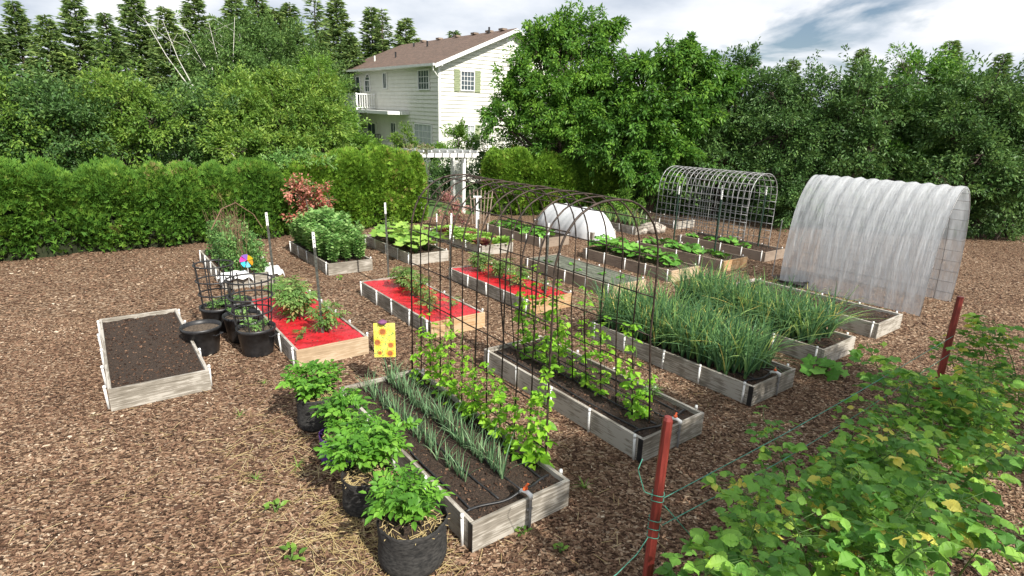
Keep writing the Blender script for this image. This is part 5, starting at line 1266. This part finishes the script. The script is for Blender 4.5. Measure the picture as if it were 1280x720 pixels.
g = G(); g.box((-.48, (y0 + y1) / 2, EV - .06), (.1, y1 - y0 - .01, .11)); g.build('gutter', GUT, rf)
g = G(); g.tube([(-.46, -.2, EV - .1), (-.42, -.22, EV - .3), (-.2, -.15, EV - .5), (-.08, -.1, EV - .62), (-.08, -.1, ZB)], .035, 8); g.build('downspout', GUT, rf)
for (x, y, h) in ((.9, 9.2, .3), (1.2, 7.0, .3), (2.8, 6.2, .3), (3.2, 8.6, .2), (3.9, 1.6, .3), (.6, 11.4, .25)):
    g = G(); z = roofz(x); g.tube([(x, y, z - .05), (x, y, z + h)], .05, 8); g.build('vent_pipe', BLACKP if y != 9.2 else GUT, rf)
for y in (.6, 1.8, 3.2, 5, 7, 9):
    g = G(); g.box((ap[0] - .15, y, ap[1] + .0), (.3, .35, .09)); g.build('ridge_vent', W_BROWN, rf)


def window(side, a, z0, b_, z1, nx, nz, fw=.05, glass=GLASS, parent=house, curtain=False, name='window'):
    """side 'L': on the long wall (a..b along y); 'G': on the gable"""
    def P(u_, z_, off): return (-off - .03, u_, z_) if side == 'L' else (u_, -off - .015, z_)
    g = G()
    def bx(u0, u1, za, zb, off0, off1):
        c = P((u0 + u1) / 2, (za + zb) / 2, (off0 + off1) / 2); s_ = (abs(off1 - off0), u1 - u0, zb - za) if side == 'L' else (u1 - u0, abs(off1 - off0), zb - za); g.box(c, s_)
    bx(a - fw, a, z0 - fw, z1 + fw, .0, .075); bx(b_, b_ + fw, z0 - fw, z1 + fw, .0, .075); bx(a + .001, b_ - .001, z0 - fw, z0, .0, .073); bx(a + .001, b_ - .001, z1, z1 + fw, .0, .073)
    f = g.build(name, TRIM, parent)
    g = G(); bx(a, b_, z0, z1, .0, .034); g.build('pane', glass, f)
    g = G()
    for k in range(1, nx): u_ = a + (b_ - a) * k / nx; bx(u_ - .011, u_ + .011, z0, z1, .036, .05)
    for k in range(1, nz): zz = z0 + (z1 - z0) * k / nz; bx(a, b_, zz - .011, zz + .011, .037, .0515)
    if nx > 1 or nz > 1: g.build('muntins', TRIM, f)
    return f


window('L', .86, 3.62, 1.9, 4.46, 4, 3); window('L', 5.6, 3.7, 6.0, 4.44, 2, 1); window('L', .68, 1.0, 2.4, 1.93, 4, 3, glass=CURT); window('L', 4.62, 1.15, 5.22, 1.87, 2, 1)
dr = window('L', 9.28, 2.75, 9.86, 4.32, 1, 1, name='balcony_door'); window('L', 7.3, .1, 8.4, 1.75, 2, 1, name='patio_door')
f = window('L', 7.9, 3.52, 8.5, 4.1, 2, 2)
g = G(); n = 12; V = [(-.04, 8.2, 4.14)] + [(-.04, 8.2 + .3 * math.cos(PI * k / n), 4.14 + .3 * math.sin(PI * k / n)) for k in range(n + 1)]; g.add(V, [(0, k, k + 1) for k in range(1, n + 1)]); g.build('arched_pane', GLASS, f)
g = G(); g.tube([(-.05, 8.2 + .33 * math.cos(PI * k / n), 4.14 + .33 * math.sin(PI * k / n)) for k in range(n + 1)], .035, 6); g.build('arch_trim', TRIM, f)
window('G', 1.18, 3.64, 1.9, 4.46, 4, 4); window('G', 1.48, 1.1, 1.94, 1.95, 2, 3, glass=CURT)
for (a, b_) in ((.8, 1.1), (1.98, 2.3)):
    g = G(); g.box(((a + b_) / 2, -.045, 4.05), (b_ - a, .04, 1.0))
    for k in range(12): g.box(((a + b_) / 2, -.068, 3.62 + k * .08), (b_ - a - .06, .012, .03))
    g.build('shutter', SHUT, house)
g = G(); g.box((2.15, -.045, 1.55), (.28, .04, .95)); g.build('shutter', SHUT, house)
g = G(); g.tube([(4.05, .0, 6.0), (4.05, -.05, 6.0)], .24, 20); g.build('round_vent', TRIM, house)
# balcony and deck
g = G(); g.box((-.62, 7.3, 2.44), (1.2, 8.4, .16)); dk = g.build('balcony_deck', TRIM, house)
g = G(); g.box((-1.18, 9.3, 3.35), (.06, 4.3, .06)); g.box((-.62, 7.2, 3.35), (1.1, .06, .06)); g.box((-1.18, 9.3, 2.62), (.05, 4.3, .05)); g.box((-.62, 7.2, 2.62), (1.1, .05, .05)); g.build('handrail', TRIM, dk)
for k in range(34):
    g = G(); g.box((-1.18, 7.22 + k * .127, 2.98), (.035, .035, .7)); g.build('baluster', TRIM, dk)
for k in range(8):
    g = G(); g.box((-1.12 + k * .14, 7.2, 2.98), (.035, .035, .7)); g.build('baluster', TRIM, dk)
for (x, y) in ((-1.18, 7.2), (-1.18, 9.3), (-1.18, 11.4)):
    g = G(); g.box((x, y, 2.95), (.09, .09, .92)); g.build('rail_post', TRIM, dk)
for y in (7.2, 11.2):
    g = G(); g.box((-1.1, y, .4), (.12, .12, 3.9)); g.build('deck_post', TRIM, dk)
g = G(); g.tube([(-.15, 8.0, 2.3), (-.3, 8.0, 2.25)], .08, 8); g.build('porch_lamp', GUT, house)
# dark plant rack against the wall (a thing of its own)
def hpt(x, y, z): return house.matrix_world @ Vector((x, y, z))
rk = hpt(-.35, 6.5, .6); e = empty('plant_rack', rk, rad(37.4), 'dark metal plant rack standing against the house wall', 'plant rack'); 
g = G(); [g.box((0, y, .1), (.04, .03, 1.2)) for y in (-.5, -.25, 0, .25, .5)]; [g.box((0.002, 0, z), (.035, 1.04, .03)) for z in (-.5, -.1, .3, .7)]; g.build('rack_frame', BLACKP, e)
# white picket fence piece beside the rack
pk = hpt(-1.4, 5.2, .0); e = empty('picket_fence', pk, rad(37.4), 'low white picket fence in front of the house wall', 'fence')
for k in range(16):
    g = G(); g.box((0, -2.1 + k * .28, .3), (.03, .09, .95)); g.build('picket', WHITE, e)
for z in (.15, .6):
    g = G(); g.box((.03, 0, z), (.03, 4.5, .06)); g.build('rail', WHITE, e)
# shrubs at the house
for (x, y, Y, r_, h_, lm, lab) in ((506, 176, 28, .42, .6, L_LILAC, 'small green tree in front of the lower house window'), (572, 174, 28.5, .75, .5, L_LIGHT, 'light green bush at the corner of the house'), (603, 178, 28.5, .5, .4, L_DARK, 'dark bush below the gable window'), (545, 192, 26, .5, .2, L_LIGHT, 'low climbing greenery behind the arbor')):
    c = at(x, y, Y); woody('bush', (c[0], c[1], 0), [(0, 0, c[2], r_, r_, h_), (.2, 0, max(.4, c[2] - .8), r_ * .9, r_ * .8, h_)], int(260 * r_ * h_ + 120), 14, .13, lm, lab, 'bush', None, .05, stems=2, length=.4, shell=.35)
c = at(550, 240, 25); woody('bush', (c[0], c[1], 0), [(0, 0, .8, 1.2, .8, .9), (1.3, .2, .9, 1., .8, .8), (-1.3, 0, .7, 1., .8, .8)], 520, 14, .12, L_DARK, 'dark bushes seen through the arbor opening', 'bush', None, .05, stems=3, length=.35, shell=.3)

# unseen tree added behind the camera, its lobes placed to shade the lower right
b = np.array([7.2, -3.6, 0])
woody('added_shade_tree', b, [(x_ + .665 * h_ - b[0], y_ - .889 * h_ - b[1], h_, r_, r_ * .9, r_ * .7) for x_, y_, h_, r_ in ((.85, 3.5, 7.6, .55), (1.3, 4.4, 7.3, .75), (2.0, 5.0, 7.8, .7), (3.0, 5.7, 7.2, .9), (4.1, 6.3, 7.5, .9), (2.9, 4.9, 6.9, .6), (5.2, 6.6, 7.2, 1.))], 900, 14, .13, L_LIGHT, 'unseen leafy tree added behind the viewer to shade the lower right of the garden', 'tree', None, .16, shell=.3)

# the wood behind the garden
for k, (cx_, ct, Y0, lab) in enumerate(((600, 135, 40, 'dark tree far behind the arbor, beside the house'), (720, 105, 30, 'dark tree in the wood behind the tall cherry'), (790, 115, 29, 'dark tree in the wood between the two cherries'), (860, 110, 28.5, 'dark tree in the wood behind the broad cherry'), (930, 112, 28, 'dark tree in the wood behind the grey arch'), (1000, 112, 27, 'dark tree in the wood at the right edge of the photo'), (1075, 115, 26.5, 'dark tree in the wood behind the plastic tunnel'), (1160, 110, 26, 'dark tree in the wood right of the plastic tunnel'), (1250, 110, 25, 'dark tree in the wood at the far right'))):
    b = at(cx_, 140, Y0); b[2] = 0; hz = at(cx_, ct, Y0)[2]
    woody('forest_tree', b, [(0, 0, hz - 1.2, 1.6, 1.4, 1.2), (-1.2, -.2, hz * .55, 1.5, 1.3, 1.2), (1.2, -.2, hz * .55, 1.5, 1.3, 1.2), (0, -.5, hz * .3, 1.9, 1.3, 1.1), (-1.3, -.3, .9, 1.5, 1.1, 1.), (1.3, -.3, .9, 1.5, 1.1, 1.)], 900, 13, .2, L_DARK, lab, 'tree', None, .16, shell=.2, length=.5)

# small weeds in the paths
WD = [bushy(.05, .05, 9, .05, L_LIGHT, 3, pairs=0), onion_mesh(9, .09, .006, L_LIGHT, .8, 'weed')]
for k, (x, y) in enumerate(((372, 585), (345, 640), (300, 520), (330, 480), (655, 668), (660, 640), (730, 610), (860, 545), (425, 350), (600, 320), (900, 352), (320, 600), (700, 690), (770, 505), (440, 420), (365, 700))):
    p_ = gp(x, y); tag(put('weed', random.choice(WD), None, p_, (0, 0, random.random() * 6), random.uniform(.8, 1.5)), 'tiny green weed sprouting through the bark chips', 'weed', 'tiny weeds in the paths')
